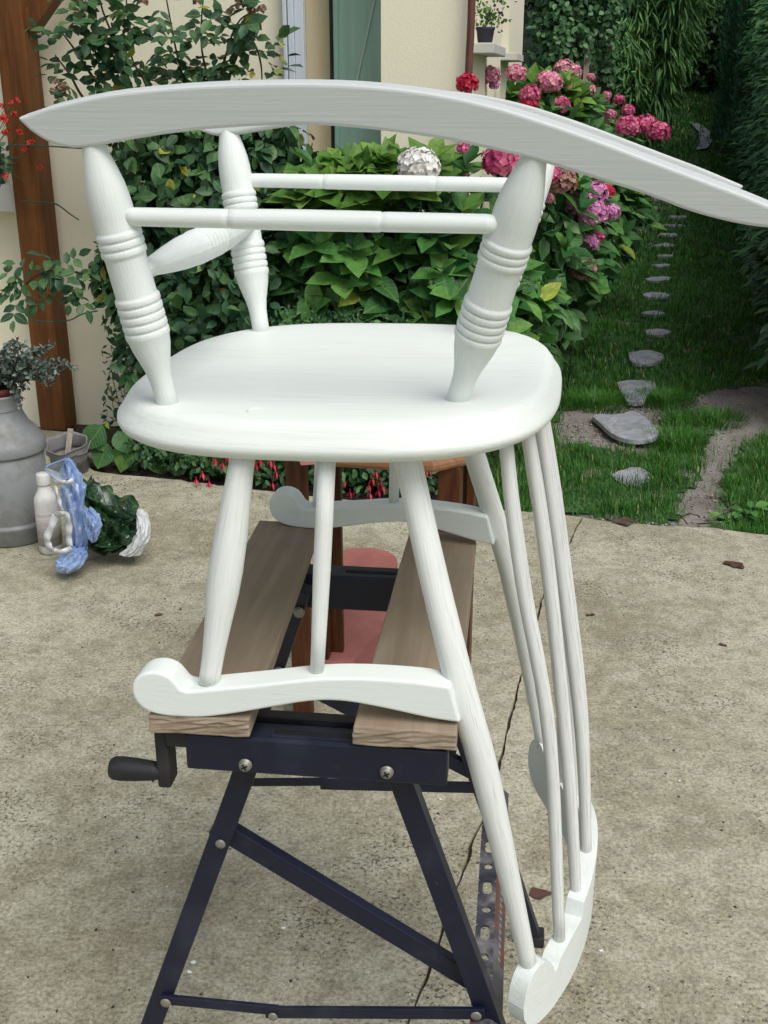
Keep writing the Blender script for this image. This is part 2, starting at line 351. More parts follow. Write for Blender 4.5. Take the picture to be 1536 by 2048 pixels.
def bevel(o, w=0.002, seg=2, ang=35):
    md = o.modifiers.new('bevel', 'BEVEL'); md.width = w; md.segments = seg; md.limit_method = 'ANGLE'; md.angle_limit = R(ang)
    return o
BOXF = [(0, 3, 2, 1), (4, 5, 6, 7), (0, 1, 5, 4), (1, 2, 6, 5), (2, 3, 7, 6), (3, 0, 4, 7)]
def box(name, x0, x1, y0, y1, z0, z1, mat, parent=None, bv=0.0, M=None):
    v = [(x0, y0, z0), (x1, y0, z0), (x1, y1, z0), (x0, y1, z0), (x0, y0, z1), (x1, y0, z1), (x1, y1, z1), (x0, y1, z1)]
    if M is not None: v = [tuple(M @ Vector(p)) for p in v]
    o = mesh_obj(name, v, BOXF, mat, parent)
    if bv: bevel(o, bv)
    return o
def bar(name, a, b, w, d, mat, parent=None, side=(0, 1, 0), bv=0.001):
    """rectangular bar a->b; d measured along `side`, w across"""
    a = Vector(a); b = Vector(b); z = (b - a); L = z.length; z.normalize()
    y = Vector(side); y = (y - y.dot(z) * z).normalized(); x = y.cross(z)
    v = []
    for t in (0, L):
        for sx, sy in ((-1, -1), (1, -1), (1, 1), (-1, 1)):
            v.append(a + z * t + x * sx * w / 2 + y * sy * d / 2)
    o = mesh_obj(name, v, BOXF, mat, parent)
    if bv: bevel(o, bv)
    return o
def frames(P):
    P = [Vector(p) for p in P]; T = []
    for i in range(len(P)):
        t = (P[min(i + 1, len(P) - 1)] - P[max(i - 1, 0)]); T.append(t.normalized())
    ref = Vector((0, 0, 1)) if abs(T[0].z) < 0.9 else Vector((1, 0, 0))
    X = ref.cross(T[0]).normalized(); fr = []
    for t in T:
        X = (X - X.dot(t) * t).normalized(); fr.append((X, t.cross(X)))
    return P, fr
def tube_data(P, Rd, seg=16, flat=1.0, caps=True, base=0):
    P, fr = frames(P)
    if not hasattr(Rd, '__len__'): Rd = [Rd] * len(P)
    v, uv, f = [], [], []; L = 0
    for i, p in enumerate(P):
        if i: L += (p - P[i - 1]).length
        X, Y = fr[i]
        for j in range(seg + 1):
            a = 2 * math.pi * j / seg
            v.append(p + (X * math.cos(a) + Y * math.sin(a) * flat) * Rd[i])
            uv.append((a * 1.2, L * 100))
    s = seg + 1
    for i in range(len(P) - 1):
        for j in range(seg):
            q = i * s + j; f.append((base + q, base + q + 1, base + q + s + 1, base + q + s))
    if caps:
        f.append(tuple(base + j for j in range(seg))[::-1]); q = (len(P) - 1) * s; f.append(tuple(base + q + j for j in range(seg)))
    return v, uv, f
def tube(name, P, Rd, mat, parent=None, seg=16, smooth=True):
    v, uv, f = tube_data(P, Rd, seg)
    o = mesh_obj(name, v, f, mat, parent, smooth=smooth, uvs=uv)
    bm = bmesh.new(); bm.from_mesh(o.data); bmesh.ops.remove_doubles(bm, verts=bm.verts, dist=1e-6) if False else None
    bm.free()
    return o
def tubes(name, items, mat, parent=None, seg=6):
    V, U, F = [], [], []
    for P, Rd in items:
        v, u, f = tube_data(P, Rd, seg, base=len(V)); V += v; U += u; F += f
    return mesh_obj(name, V, F, mat, parent, smooth=True, uvs=U)
def smooth_path(P, n=6):
    """Catmull-Rom through the points"""
    P = [Vector(p) for p in P]; out = []
    Q = [P[0] * 2 - P[1]] + P + [P[-1] * 2 - P[-2]]
    for i in range(1, len(Q) - 2):
        for k in range(n):
            t = k / n
            out.append(0.5 * ((2 * Q[i]) + (-Q[i - 1] + Q[i + 1]) * t + (2 * Q[i - 1] - 5 * Q[i] + 4 * Q[i + 1] - Q[i + 2]) * t * t + (-Q[i - 1] + 3 * Q[i] - 3 * Q[i + 1] + Q[i + 2]) * t ** 3))
    out.append(P[-1]); return out
def smooth_list(L, n=6):
    return [tuple(v) for v in smooth_path([Vector((a, b, 0)) for a, b in L], n)]
def lathe(name, prof, mat, parent=None, seg=32, loc=(0, 0, 0), smooth=True):
    v, f = [], []
    for r, z in prof:
        for j in range(seg):
            a = 2 * math.pi * j / seg; v.append((loc[0] + r * math.cos(a), loc[1] + r * math.sin(a), loc[2] + z))
    for i in range(len(prof) - 1):
        for j in range(seg):
            f.append((i * seg + j, i * seg + (j + 1) % seg, (i + 1) * seg + (j + 1) % seg, (i + 1) * seg + j))
    if prof[0][0] > 1e-5: f.append(tuple(range(seg))[::-1])
    q = (len(prof) - 1) * seg
    if prof[-1][0] > 1e-5: f.append(tuple(q + j for j in range(seg)))
    o = mesh_obj(name, v, f, mat, parent, smooth=smooth)
    return o
def turned(name, A, B, prof, mat, parent, seg=24):
    """turned spindle from A to B; prof = [(t, radius)]"""
    A = Vector(A); B = Vector(B)
    P = [A + (B - A) * t for t, r in prof]
    v, uv, f = [], [], []
    z = (B - A).normalized(); X = Vector((0, 1, 0)) if abs(z.y) < .9 else Vector((1, 0, 0)); X = (X - X.dot(z) * z).normalized(); Y = z.cross(X); L = (B - A).length
    for (t, r), p in zip(prof, P):
        for j in range(seg + 1):
            a = 2 * math.pi * j / seg; v.append(p + (X * math.cos(a) + Y * math.sin(a)) * r); uv.append((a * 2, t * L * 100))
    s = seg + 1
    for i in range(len(P) - 1):
        for j in range(seg):
            q = i * s + j; f.append((q, q + 1, q + s + 1, q + s))
    f.append(tuple(range(seg))[::-1]); q = (len(P) - 1) * s; f.append(tuple(q + j for j in range(seg)))
    return mesh_obj(name, v, f, mat, parent, smooth=True, uvs=uv)
def prism(name, outline, to3d, thick_vec, mat, parent=None, bv=0.003, seg=2):
    """outline [(a,b)] -> solid; to3d(a,b) gives the near face point, thick_vec(a,b) the offset to the far face"""
    n = len(outline); A = [Vector(to3d(a, b)) for a, b in outline]; B = [p + Vector(thick_vec(a, b)) for p, (a, b) in zip(A, outline)]
    f = [tuple(range(n)), tuple(range(2 * n - 1, n - 1, -1))] + [(i, n + i, n + (i + 1) % n, (i + 1) % n) for i in range(n)]
    o = mesh_obj(name, A + B, f, mat, parent)
    bm = bmesh.new(); bm.from_mesh(o.data); bmesh.ops.recalc_face_normals(bm, faces=bm.faces); bm.to_mesh(o.data); bm.free()
    if bv: bevel(o, bv, seg, 40)
    return o
def shade_auto(o, ang=40):
    me = o.data; me.polygons.foreach_set('use_smooth', [True] * len(me.polygons))
    try: me.set_sharp_from_angle(angle=R(ang))
    except Exception: pass

# leaves -------------------------------------------------
def unit(a): return a / np.maximum(np.linalg.norm(a, axis=1, keepdims=True), 1e-9)
LT = {  # template: (x along, y across, z up), faces
 'leaf': (np.array([(0, 0, 0), (.28, .40, .05), (.62, .42, .04), (1, 0, -.12), (.62, -.42, .04), (.28, -.40, .05), (.35, 0, -.03), (.68, 0, -.06)]),
          np.array([(0, 6, 1), (6, 7, 2), (6, 2, 1), (7, 3, 2), (0, 5, 6), (6, 5, 4), (6, 4, 7), (7, 4, 3)])),
 'petal': (np.array([(0, 0, 0), (.35, .42, .04), (.8, .42, .08), (1, 0, .02), (.8, -.42, .08), (.35, -.42, .04)]), np.array([(0, 3, 1), (1, 3, 2), (0, 5, 3), (5, 4, 3)])),
 'small': (np.array([(0, 0, 0), (.45, .5, .06), (1, 0, -.08), (.45, -.5, .06)]), np.array([(0, 2, 1), (0, 3, 2)])),
 'blade': (np.array([(0, .5, 0), (0, -.5, 0), (.55, .38, .0), (.55, -.38, 0), (1, 0, 0)]), np.array([(0, 1, 3), (0, 3, 2), (2, 3, 4)])),
}
def leaf_cloud(name, mat, parent, pos, dr, nm, L, Wd, kind='leaf', var=None, bend=None, tagit=True):
    T, F = LT[kind]; n = len(pos)
    x = unit(dr); z = nm - (nm * x).sum(1, keepdims=True) * x; z = unit(z); y = np.cross(z, x)
    if var is None: var = rng.random(n)
    V = (pos[:, None, :] + x[:, None, :] * (T[None, :, 0, None] * L[:, None, None]) + y[:, None, :] * (T[None, :, 1, None] * Wd[:, None, None])
         + z[:, None, :] * (T[None, :, 2, None] * L[:, None, None]))
    if bend is not None:
        V[:, :, 2] -= (T[None, :, 0] ** 2) * bend[:, None]
    Fs = (F[None] + (np.arange(n) * len(T))[:, None, None]).reshape(-1, 3)
    o = fast_mesh(name, V.reshape(-1, 3), tris=Fs, mat=mat, parent=parent, var=np.repeat(var, len(T)))
    if tagit: o['kind'] = 'stuff'
    return o
def leaf_mesh(mat, l=1.0, w=0.5, curl=0.15, fold=0.06, serr=0.0):
    """one leaf with midrib and curved blade, unit length"""
    xs = [0, .12, .3, .5, .7, .87, 1.0]; ws = [0, .55, .92, 1.0, .78, .38, 0]
    v, f = [], []
    for i, (x, k) in enumerate(zip(xs, ws)):
        zc = -curl * x * x
        v += [(x * l, k * w / 2, zc + fold * k), (x * l, 0, zc), (x * l, -k * w / 2, zc + fold * k)]
    for i in range(len(xs) - 1):
        a = i * 3; f += [(a, a + 1, a + 4, a + 3), (a + 1, a + 2, a + 5, a + 4)]
    me = bpy.data.meshes.new('leaf'); me.from_pydata(v, [], f); me.materials.append(MAT[mat])
    me.polygons.foreach_set('use_smooth', [True] * len(me.polygons)); me.update()
    return me
_leafcache = {}
def leaf_objs(parent, mat, pos, dr, nm, L, w=0.55, curls=(0.05, 0.18, 0.32), origin=None, name='leaf'):
    x = unit(np.asarray(dr, float)); z = np.asarray(nm, float); z = z - (z * x).sum(1, keepdims=True) * x; z = unit(z); y = np.cross(z, x)
    for i in range(len(pos)):
        key = (mat, w, curls[i % len(curls)])
        if key not in _leafcache: _leafcache[key] = leaf_mesh(mat, 1.0, w, key[2])
        o = bpy.data.objects.new(name, _leafcache[key]); COL.objects.link(o); o.parent = parent
        M = Matrix(((x[i][0], y[i][0], z[i][0], 0), (x[i][1], y[i][1], z[i][1], 0), (x[i][2], y[i][2], z[i][2], 0), (0, 0, 0, 1)))
        p = pos[i]
        o.matrix_local = Matrix.Translation(Vector(p)) @ M @ Matrix.Scale(float(L[i]), 4)

# ================================================================= STRUCTURE: ground, patio, house
def gz(Y): return min(1.45, max(0.0, (Y - 10.5) * 0.10))       # the garden rises gently beyond the stones
def ground_hit(x, y):
    r = ray(x, y)
    for t in np.arange(1, 60, 0.05):
        p = CC + r * t
        if p[2] <= gz(p[1]): return p
    return CC + r * 30
# patio far edge, left to right (measured on the ground), and the joint between the two slabs
def gl(pts): return [tuple(atz(x, y, 0)[:2]) for x, y in pts]
EDGE_L = [(-4.5, 5.2), (-1.6, 4.72), (-1.32, 4.66)] + gl([(150, 905), (185, 942), (240, 950), (300, 955), (380, 963), (460, 972), (560, 985), (700, 1000), (850, 1012), (960, 1018), (1060, 1024), (1110, 1027), (1165, 1034)])
JOINT = gl([(1165, 1034), (1150, 1060), (1142, 1082), (1128, 1103), (1110, 1130), (1098, 1160), (1084, 1200), (1070, 1255), (1056, 1300), (1044, 1345), (1030, 1400), (1012, 1470), (1002, 1520), (985, 1565), (965, 1640), (945, 1680), (935, 1720), (905, 1800), (880, 1870), (865, 1920), (835, 2000), (815, 2048)])
jd = np.array(JOINT[-1]) - np.array(JOINT[-6]); JOINT += [tuple(np.array(JOINT[-1]) + jd / np.linalg.norm(jd) * k) for k in (0.5, 1.2, 2.4, 3.8)]
EDGE_R = gl([(1172, 1038), (1230, 1044), (1290, 1048), (1340, 1053), (1420, 1056), (1480, 1064), (1536, 1070)])
er = np.array(EDGE_R[-1]) - np.array(EDGE_R[0]); EDGE_R.append(tuple(np.array(EDGE_R[-1]) + er / np.linalg.norm(er) * 5))
def densify(L, step, amp):
    out = []
    for (x0, y0), (x1, y1) in zip(L[:-1], L[1:]):
        n = max(1, int(math.hypot(x1 - x0, y1 - y0) / step))
        for k in range(n):
            t = k / n; out.append((x0 + (x1 - x0) * t + rng.normal() * amp, y0 + (y1 - y0) * t + rng.normal() * amp))
    out.append(L[-1]); return out
def slab(name, poly, mat, z0=-0.12, z1=0.0, parent=None):
    n = len(poly); v = [(x, y, z1) for x, y in poly] + [(x, y, z0) for x, y in poly]
    f = [tuple(range(n))] + [(i, n + i, n + (i + 1) % n, (i + 1) % n) for i in range(n)]
    o = mesh_obj(name, v, f, mat, parent)
    bm = bmesh.new(); bm.from_mesh(o.data); bmesh.ops.triangulate(bm, faces=[fc for fc in bm.faces if len(fc.verts) > 4]); bmesh.ops.recalc_face_normals(bm, faces=bm.faces); bm.to_mesh(o.data); bm.free()
    return o
random.seed(3)
eL = densify(EDGE_L, 0.04, 0.004); eR = densify(EDGE_R, 0.04, 0.004)
jn = densify(JOINT, 0.018, 0.0011)
# the gap between the slabs varies in width
jl = [(x - 0.0016 - 0.0022 * abs(math.sin(i * .37)), y) for i, (x, y) in enumerate(jn)]
jr = [(x + 0.0014 + 0.0026 * abs(math.sin(i * .23 + 1)) + 0.0008 * rng.normal(), y) for i, (x, y) in enumerate(jn)]
patio = mesh_obj('patio', [(-5, -3.5, -0.16), (7, -3.5, -0.16), (7, 2.5, -0.16), (1.2, 3.5, -0.16), (0.4, 3.64, -0.16), (-5, 4.9, -0.16)], [(0, 1, 2, 3, 4, 5)], 'crack_dirt')
tag(patio, kind='structure')
sl = slab('concrete_slab', eL + jl[1:] + [(-4.5, -3)], 'concrete', parent=patio)
sr = slab('concrete_slab', [(6.5, -3)] + eR[::-1] + jr, 'concrete', parent=patio)
fill = mesh_obj('joint_filling', [(x - 0.02, y, -0.012) for x, y in jn] + [(x + 0.02, y, -0.012) for x, y in jn], [(i, i + 1, len(jn) + i + 1, len(jn) + i) for i in range(len(jn) - 1)], 'crack_dirt', patio)

# ground sheet (soil) with the lawn turf over it
def inpoly(px, py, poly):
    c = np.zeros(px.shape, bool); j = len(poly) - 1
    for i in range(len(poly)):
        xi, yi = poly[i]; xj, yj = poly[j]
        c ^= ((yi > py) != (yj > py)) & (px < (xj - xi) * (py - yi) / (yj - yi + 1e-12) + xi); j = i
    return c
DIRT = [gl(p) for p in (
    [(1385, 790), (1440, 765), (1600, 745), (1600, 835), (1495, 872), (1462, 930), (1450, 985), (1470, 1040), (1440, 1062), (1345, 1048), (1352, 990), (1400, 930), (1412, 868), (1440, 830)],
    [(1112, 812), (1190, 800), (1240, 792), (1330, 796), (1390, 782), (1440, 800), (1410, 822), (1330, 812), (1322, 870), (1310, 892), (1200, 890), (1165, 880), (1112, 885)],
    [(1090, 1012), (1200, 1020), (1300, 1030), (1400, 1040), (1400, 1070), (1250, 1060), (1090, 1040)])]
def grid_sheet(name, xs, ys, zf, mat, keep=None):
    X, Y = np.meshgrid(xs, ys); Z = np.vectorize(gz)(Y) + zf(X, Y)
    V = np.stack([X, Y, Z], -1).reshape(-1, 3); nx = len(xs); ny = len(ys)
    i, j = np.meshgrid(np.arange(nx - 1), np.arange(ny - 1)); a = (j * nx + i).ravel()
    F = np.stack([a, a + 1, a + nx + 1, a + nx], 1)
    if keep is not None:
        c = V[F].mean(1); F = F[keep(c[:, 0], c[:, 1])]
    return fast_mesh(name, V, quads=F, mat=mat, smooth=True)
def zsoil(X, Y): return -0.035 + 0.006 * np.sin(X * 9 + 1.3 * np.sin(Y * 7)) + 0.005 * np.sin(Y * 11 + X * 3)
bigground = mesh_obj('ground', [(-90, -60, -0.2), (90, -60, -0.2), (90, 10.5, -0.2), (90, 25, 1.25), (-90, 25, 1.25), (-90, 10.5, -0.2), (90, 140, 1.25), (-90, 140, 1.25)], [(0, 1, 2, 5), (5, 2, 3, 4), (4, 3, 6, 7)], 'lawn_base'); tag(bigground, kind='structure')
soil = grid_sheet('soil', np.arange(-2, 9, .08), np.concatenate([np.arange(3.2, 9, .08), np.arange(9, 34, .5)]), zsoil, 'soil',
                  lambda x, y: (y > 3.56 - 0.02 * 0 + np.interp(x, [p[0] for p in EDGE_L + EDGE_R[1:]], [p[1] for p in EDGE_L + EDGE_R[1:]]) - 3.56 - 0.05)); tag(soil, kind='structure')

# house
HU = np.array([.987, -.163, 0]); HV = np.array([.163, .987, 0]); W0 = np.array([-1.38, 4.86, 0])
K = W0 + HU * 1.726
HRZ = math.atan2(HU[1], HU[0])
house = thing('house', K, HRZ, 'cream rendered house with a recessed green door and two small garden side windows', 'house')
def hloc(p):
    d = np.array(p) - K; return (float(d @ HU), float(d @ HV), float(d[2]))
def hs(x, y, depth=0.0):             # pixel -> (s, z) on the front wall plane moved `depth` back
    p = atp(x, y, W0 + HV * depth, HV); l = hloc(p); return l[0], l[2]
def ht(x, y, out=0.0):               # pixel -> (t, z) on the side wall plane
    p = atp(x, y, K + HU * out, HU); l = hloc(p); return l[1], l[2]
sA = hs(612, 80)[0]; sB = hs(762, 80)[0]; RD = 0.32
sJ = hs(668, 80, RD)[0]
WH = 2.9
def solid(name, poly, z0, z1, mat, parent):
    n = len(poly); v = [(x, y, z0) for x, y in poly] + [(x, y, z1) for x, y in poly]
    f = [tuple(range(n))[::-1], tuple(range(n, 2 * n))] + [(i, (i + 1) % n, n + (i + 1) % n, n + i) for i in range(n)]
    o = mesh_obj(name, v, f, mat, parent)
    bm = bmesh.new(); bm.from_mesh(o.data); bmesh.ops.recalc_face_normals(bm, faces=bm.faces); bm.to_mesh(o.data); bm.free(); return o
TH = 0.45
solid('front_wall', [(-7, 0), (sA, 0), (sJ - 0.02, RD), (sJ - 0.02, TH), (-7, TH)], -0.1, WH, 'wall_render', house)
solid('front_wall', [(sB, 0), (0, 0), (0, 0.12), (-0.30, 0.12), (-0.3, TH), (sB, TH)], -0.1, WH, 'wall_render', house)
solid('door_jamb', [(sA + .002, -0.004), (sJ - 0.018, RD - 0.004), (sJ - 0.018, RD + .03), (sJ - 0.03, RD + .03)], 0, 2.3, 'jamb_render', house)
solid('lintel', [(sA, 0.001), (sB, 0.001), (sB, TH), (sJ, TH)], 2.3, WH, 'wall_render', house)
box('threshold', sA - .02, sB, 0.01, TH, -0.1, 0.06, 'sill_stone', house)
door = box('door', sJ - .018, sB + 0.3, RD + 0.02, RD + .06, 0.06, 2.3, 'door_teal', house)
box('door_frame', sJ - .018, sJ - .008, RD - 0.0, RD + .018, 0.06, 2.3, 'black_metal', house)
box('door_stile', sJ - .004, sJ + .016, RD + 0.004, RD + .0195, 0.06, 2.3, 'door_teal', house, 0.003)
p0 = hs(752, -20, RD); p1 = hs(711, 170, RD)
bar('white_strip', (p0[0], RD + .012, p0[1]), (p1[0] - (p0[0] - p1[0]) * 0.2, RD + .012, p1[1] - (p0[1] - p1[1]) * .2), .007, .004, 'frame_white', house)  # thin white strip running diagonally across the door
# white folded shutter frame standing left of the recess
fr = [hs(573, 80)[0], hs(580, 80)[0], hs(584, 80)[0], hs(593, 80)[0], hs(611, 80)[0]]
box('shutter', fr[0], fr[1], -0.055, -0.004, 0.05, 2.32, 'frame_white', house, .002)
box('shutter', fr[1] + .004, fr[3], -0.045, -0.004, 0.05, 2.32, 'frame_white', house, .002)
box('shutter', fr[3] + .001, fr[4], -0.032, -0.004, 0.05, 2.32, 'frame_white', house, .002)
# side wall with two window openings
tw = [ht(x, 60)[0] for x in (950, 972, 1005, 1017.5)]
t1a, t1b, t2a, t2b = 0.14, tw[1], tw[2], tw[3]
TE = 3.6
z1s = ht(960, 91)[1]; z1b = ht(960, 111)[1]
for i, (a, bb) in enumerate(((0.12, t1a), (t1b, t2a), (t2b, TE))):
    solid('side_wall', [(0, a), (0, bb), (-0.3, bb), (-0.3, a)], -0.1, WH, 'wall_render', house)
for (a, bb) in ((t1a, t1b), (t2a, t2b)):
    solid('side_wall', [(-.001, a), (-.001, bb), (-0.3, bb), (-0.3, a)], -0.1, z1b, 'wall_render', house)
    solid('side_wall', [(-.001, a), (-.001, bb), (-0.3, bb), (-0.3, a)], 2.35, WH, 'wall_render', house)
    wdo = box('window', -0.26, -0.20, a, bb, z1b, 2.35, 'frame_white', house)
    box('pane', -0.199, -0.195, a + .05, bb - .05, z1b + .08, 2.30, 'glass_dark', wdo)
    box('sill', -0.19, 0.085, a - .08, bb + .07, z1b, z1s, 'sill_stone', house, .004)
solid('back_wall', [(-7, TE), (0, TE), (0, TE + .3), (-7, TE + .3)], -0.1, WH, 'wall_render', house)
solid('roof', [(-7.2, -.0 + .46), (-0.31, .46), (-0.31, TE - .01), (-7.2, TE - .01)], WH - .1, WH - 0.02, 'fence_wood', house)
# left window sill
q0 = hs(0, 372, -.12); q1 = hs(40, 372, -.12); q2 = hs(38, 425, -.12)
sz_ = (q0[1] + q1[1]) / 2
left_sill = box('sill', q1[0] - 1.3, q1[0], -0.12, -0.003, q2[1], q1[1], 'sill_stone', house, .004)
SILLTOP = q1[1]; SILLX = q1[0]
# brown downpipe at the corner
pc = ht(940, 80, 0.035)
pp = atp(939.5, 60, K - HV * 0.04, HV)
pl = hloc(pp)
dp = thing('downpipe', (pp[0], pp[1], 0), HRZ, 'rusty brown downpipe on the corner of the house, ending behind the red flower head', 'pipe')
tube('pipe', smooth_path([(0.0, 0, 0.05), (0.004, 0, .6), (-.002, 0, 1.1), (0.0, 0, 1.45), (0.005, 0, 1.75), (0, 0, 2.85)], 4), 0.0145, 'rust_pipe', dp, 14)
for zz in (0.5, 1.9): tube('bracket', [(0, 0.0, zz), (0, 0.0, zz + .03)], .019, 'rust_pipe', dp, 14)

# pergola post
pb = atz(120, 862, 0)
post = thing('pergola_post', (pb[0], pb[1] + .06, 0), HRZ, 'brown stained square pergola post at the left edge with a brace near its top', 'post')
pw = 0.127
def plocs(x, y):   # pixel -> local on post front plane
    p = atp(x, y, np.array([pb[0], pb[1], 0]), HV); d = p - np.array([pb[0], pb[1] + .06, 0]); return float(d @ HU), float(d[2])
xl = plocs(22, 350)[0]; xr = plocs(78, 350)[0]
yf = float((np.array([pb[0], pb[1], 0]) - np.array([pb[0], pb[1] + .06, 0])) @ HV)
box('shaft', xl, xr, yf, yf + (xr - xl), 0, 2.5, 'post_wood', post, .006)
bx0 = plocs(56, 40); bx1 = plocs(90, 0)
bar('brace', (xr - .005, yf + (xr - xl) * .5, bx0[1] - 0.02), (xr + .50, yf + (xr - xl) * .5, bx0[1] + .52), .07, .075, 'post_wood', post, (0, 1, 0), .004)
box('beam', xl - 1.2, xr + 2.0, yf + .01, yf + .115, 2.5, 2.66, 'post_wood', post, .005)
0 and box('post_foot', xl - .01, xr + .01, yf - .01, yf + (xr - xl) + .01, -0.02, .03, 'zinc', post)

# ================================================================= CHAIR (upside down on the bench)
CY = R(9.4)
cu = np.array([math.cos(CY), -math.sin(CY), 0]); cv = np.array([math.sin(CY), math.cos(CY), 0]); V0 = 1.265
corg = cu * (-.25) + cv * V0 + np.array([0, 0, .8])
chair = thing('rocking_chair', corg, -CY, 'freshly white painted wooden rocking chair standing upside down on the workbench', 'rocking chair')
def L(U, w, z): return (U + .25, w, z - .8)
# seat
def zs(U): return 1.107 + .025 * (U + .407)
def superell(a, bq, n=2.65, k=96):
    out = []
    for i in range(k):
        t = 2 * math.pi * i / k; c_, s_ = math.cos(t), math.sin(t)
        out.append((a * math.copysign(abs(c_) ** (2 / n), c_), bq * math.copysign(abs(s_) ** (2 / n), s_)))
    return out
rings = [(-.19, -.0435), (-.07, -.0425), (-.035, -.0415), (-.018, -.040), (-.008, -.0365), (-.0025, -.032), (0, -.027), (-.0005, -.0225), (-.004, -.018), (-.0095, -.009), (-.0125, -.0050), (-.0165, -.0020), (-.023, -.0004), (-.040, 0), (-.09, -.0005), (-.18, -.0008)]
v, f = [], []; kk = 96
for d, dz in rings:
    for a, bq in superell(.246 + d, .262 + d, 2.95 if d > -.1 else 2.3, kk):
        U = -.25 + a; v.append(L(U, bq, zs(U) + dz))
for i in range(len(rings) - 1):
    for j in range(kk): f.append((i * kk + j, i * kk + (j + 1) % kk, (i + 1) * kk + (j + 1) % kk, (i + 1) * kk + j))
v.append(L(-.25, 0, zs(-.25) - .0435)); v.append(L(-.25, 0, zs(-.25) - .0008))
for j in range(kk):
    f.append((len(v) - 2, (j + 1) % kk, j)); q = (len(rings) - 1) * kk; f.append((len(v) - 1, q + j, q + (j + 1) % kk))
seat = mesh_obj('seat', v, f, 'white_seat', chair, smooth=True)
def plug(parent, U, w, r=.011):      # filled dowel mark on the seat
    o = lathe('dowel_plug', [(r * .95, 0), (r, .0003), (r * .86, .0009), (r * .8, .0004), (0.0001, .0006)], 'white_seat', parent, 20, L(U, w, zs(U) - .0006)); return o
plug(seat, -.305, -.205)

# turned legs
LEGP = [(0, .0108), (.03, .0112), (.07, .0135), (.12, .0170), (.17, .0198), (.22, .0212), (.28, .0216), (.325, .0213)]
def beads(t0, n, w, r0, r1):
    out = []
    for i in range(n):
        a = t0 + i * w; out += [(a, r0), (a + w * .16, r1 - .0004), (a + w * .34, r1), (a + w * .66, r1), (a + w * .84, r1 - .0004), (a + w * .98, r0)]
    return out
LEGP += beads(.33, 3, .030, .0216, .0234) + [(.43, .0212), (.50, .0214), (.565, .0214)] + beads(.57, 5, .032, .0216, .0236)[:-1] + [(.735, .0220), (.77, .0205), (.81, .0175), (.85, .0145), (.90, .0122), (.95, .0116), (1.03, .0116)]
for sgn in (-1, 1):
    turned('leg', L(-.4512, sgn * .2176, 1.371), L(-.407, sgn * .184, zs(-.407)), [(t, r * .97) for t, r in LEGP], 'white_turned', chair)
    turned('leg', L(-.0365, sgn * .2168, 1.364), L(-.108, sgn * .148, zs(-.108)), [(t, r * 1.02) for t, r in LEGP], 'white_turned', chair)
    # side stretcher with two rings
    prof = [(0, .0078), (.03, .0088), (.27, .0091), (.285, .0091), (.288, .0084), (.2915, .0094), (.31, .0095), (.5, .0099), (.68, .0096), (.695, .0095), (.70, .0086), (.704, .0092), (.72, .0092), (.97, .0090), (1, .008)]
    turned('side_stretcher', L(-.425, sgn * .213, 1.298), L(-.07, sgn * .207, 1.297), prof, 'white_board', chair, 18)
turned('cross_stretcher', L(-.418, -.20, 1.245), L(-.418, .20, 1.245),
       [(0, .0085), (.08, .0100), (.2, .0145), (.3, .0175), (.36, .0185)] + beads(.40, 6, .033, .0186, .0196) + [(.64, .0185), (.7, .0175), (.8, .0145), (.92, .010), (1, .0085)], 'white_turned', chair)
# rockers
top_ = [(-.516, 1.387), (-.500, 1.3915), (-.481, 1.397), (-.431, 1.407), (-.374, 1.413), (-.313, 1.4165), (-.25, 1.4175), (-.201, 1.4165), (-.156, 1.413), (-.113, 1.407), (-.069, 1.3975), (-.026, 1.385), (.017, 1.371), (.06, 1.356), (.103, 1.341), (.146, 1.326), (.195, 1.307)]
bot_ = [(.190, 1.3015), (.178, 1.299), (.164, 1.2995), (.15, 1.301), (.128, 1.305), (.097, 1.313), (.063, 1.325), (.019, 1.338), (-.037, 1.354), (-.068, 1.361), (-.112, 1.370), (-.156, 1.376), (-.201, 1.3805), (-.251, 1.3825), (-.315, 1.3795), (-.363, 1.375), (-.411, 1.368), (-.44, 1.363), (-.462, 1.3605), (-.478, 1.3625), (-.492, 1.3675), (-.505, 1.376)]
tp = smooth_list(top_, 3); bt = smooth_list(bot_, 3)
outl = [(p[0], p[1]) for p in tp + bt]
RU = [p[0] for p in top_]; RZ = [p[1] for p in top_]
for sgn in (-1, 1):
    prism('rocker', outl, lambda a, b_, s=sgn: L(a + (.004 if s > 0 else 0), s * (.222 + .15 * (b_ - 1.40)) - .0125, b_ - (.006 if s > 0 else 0)), lambda a, b_, s=sgn: (0, .0247, -s * .0037), 'grey_board', chair, .0035, 3)
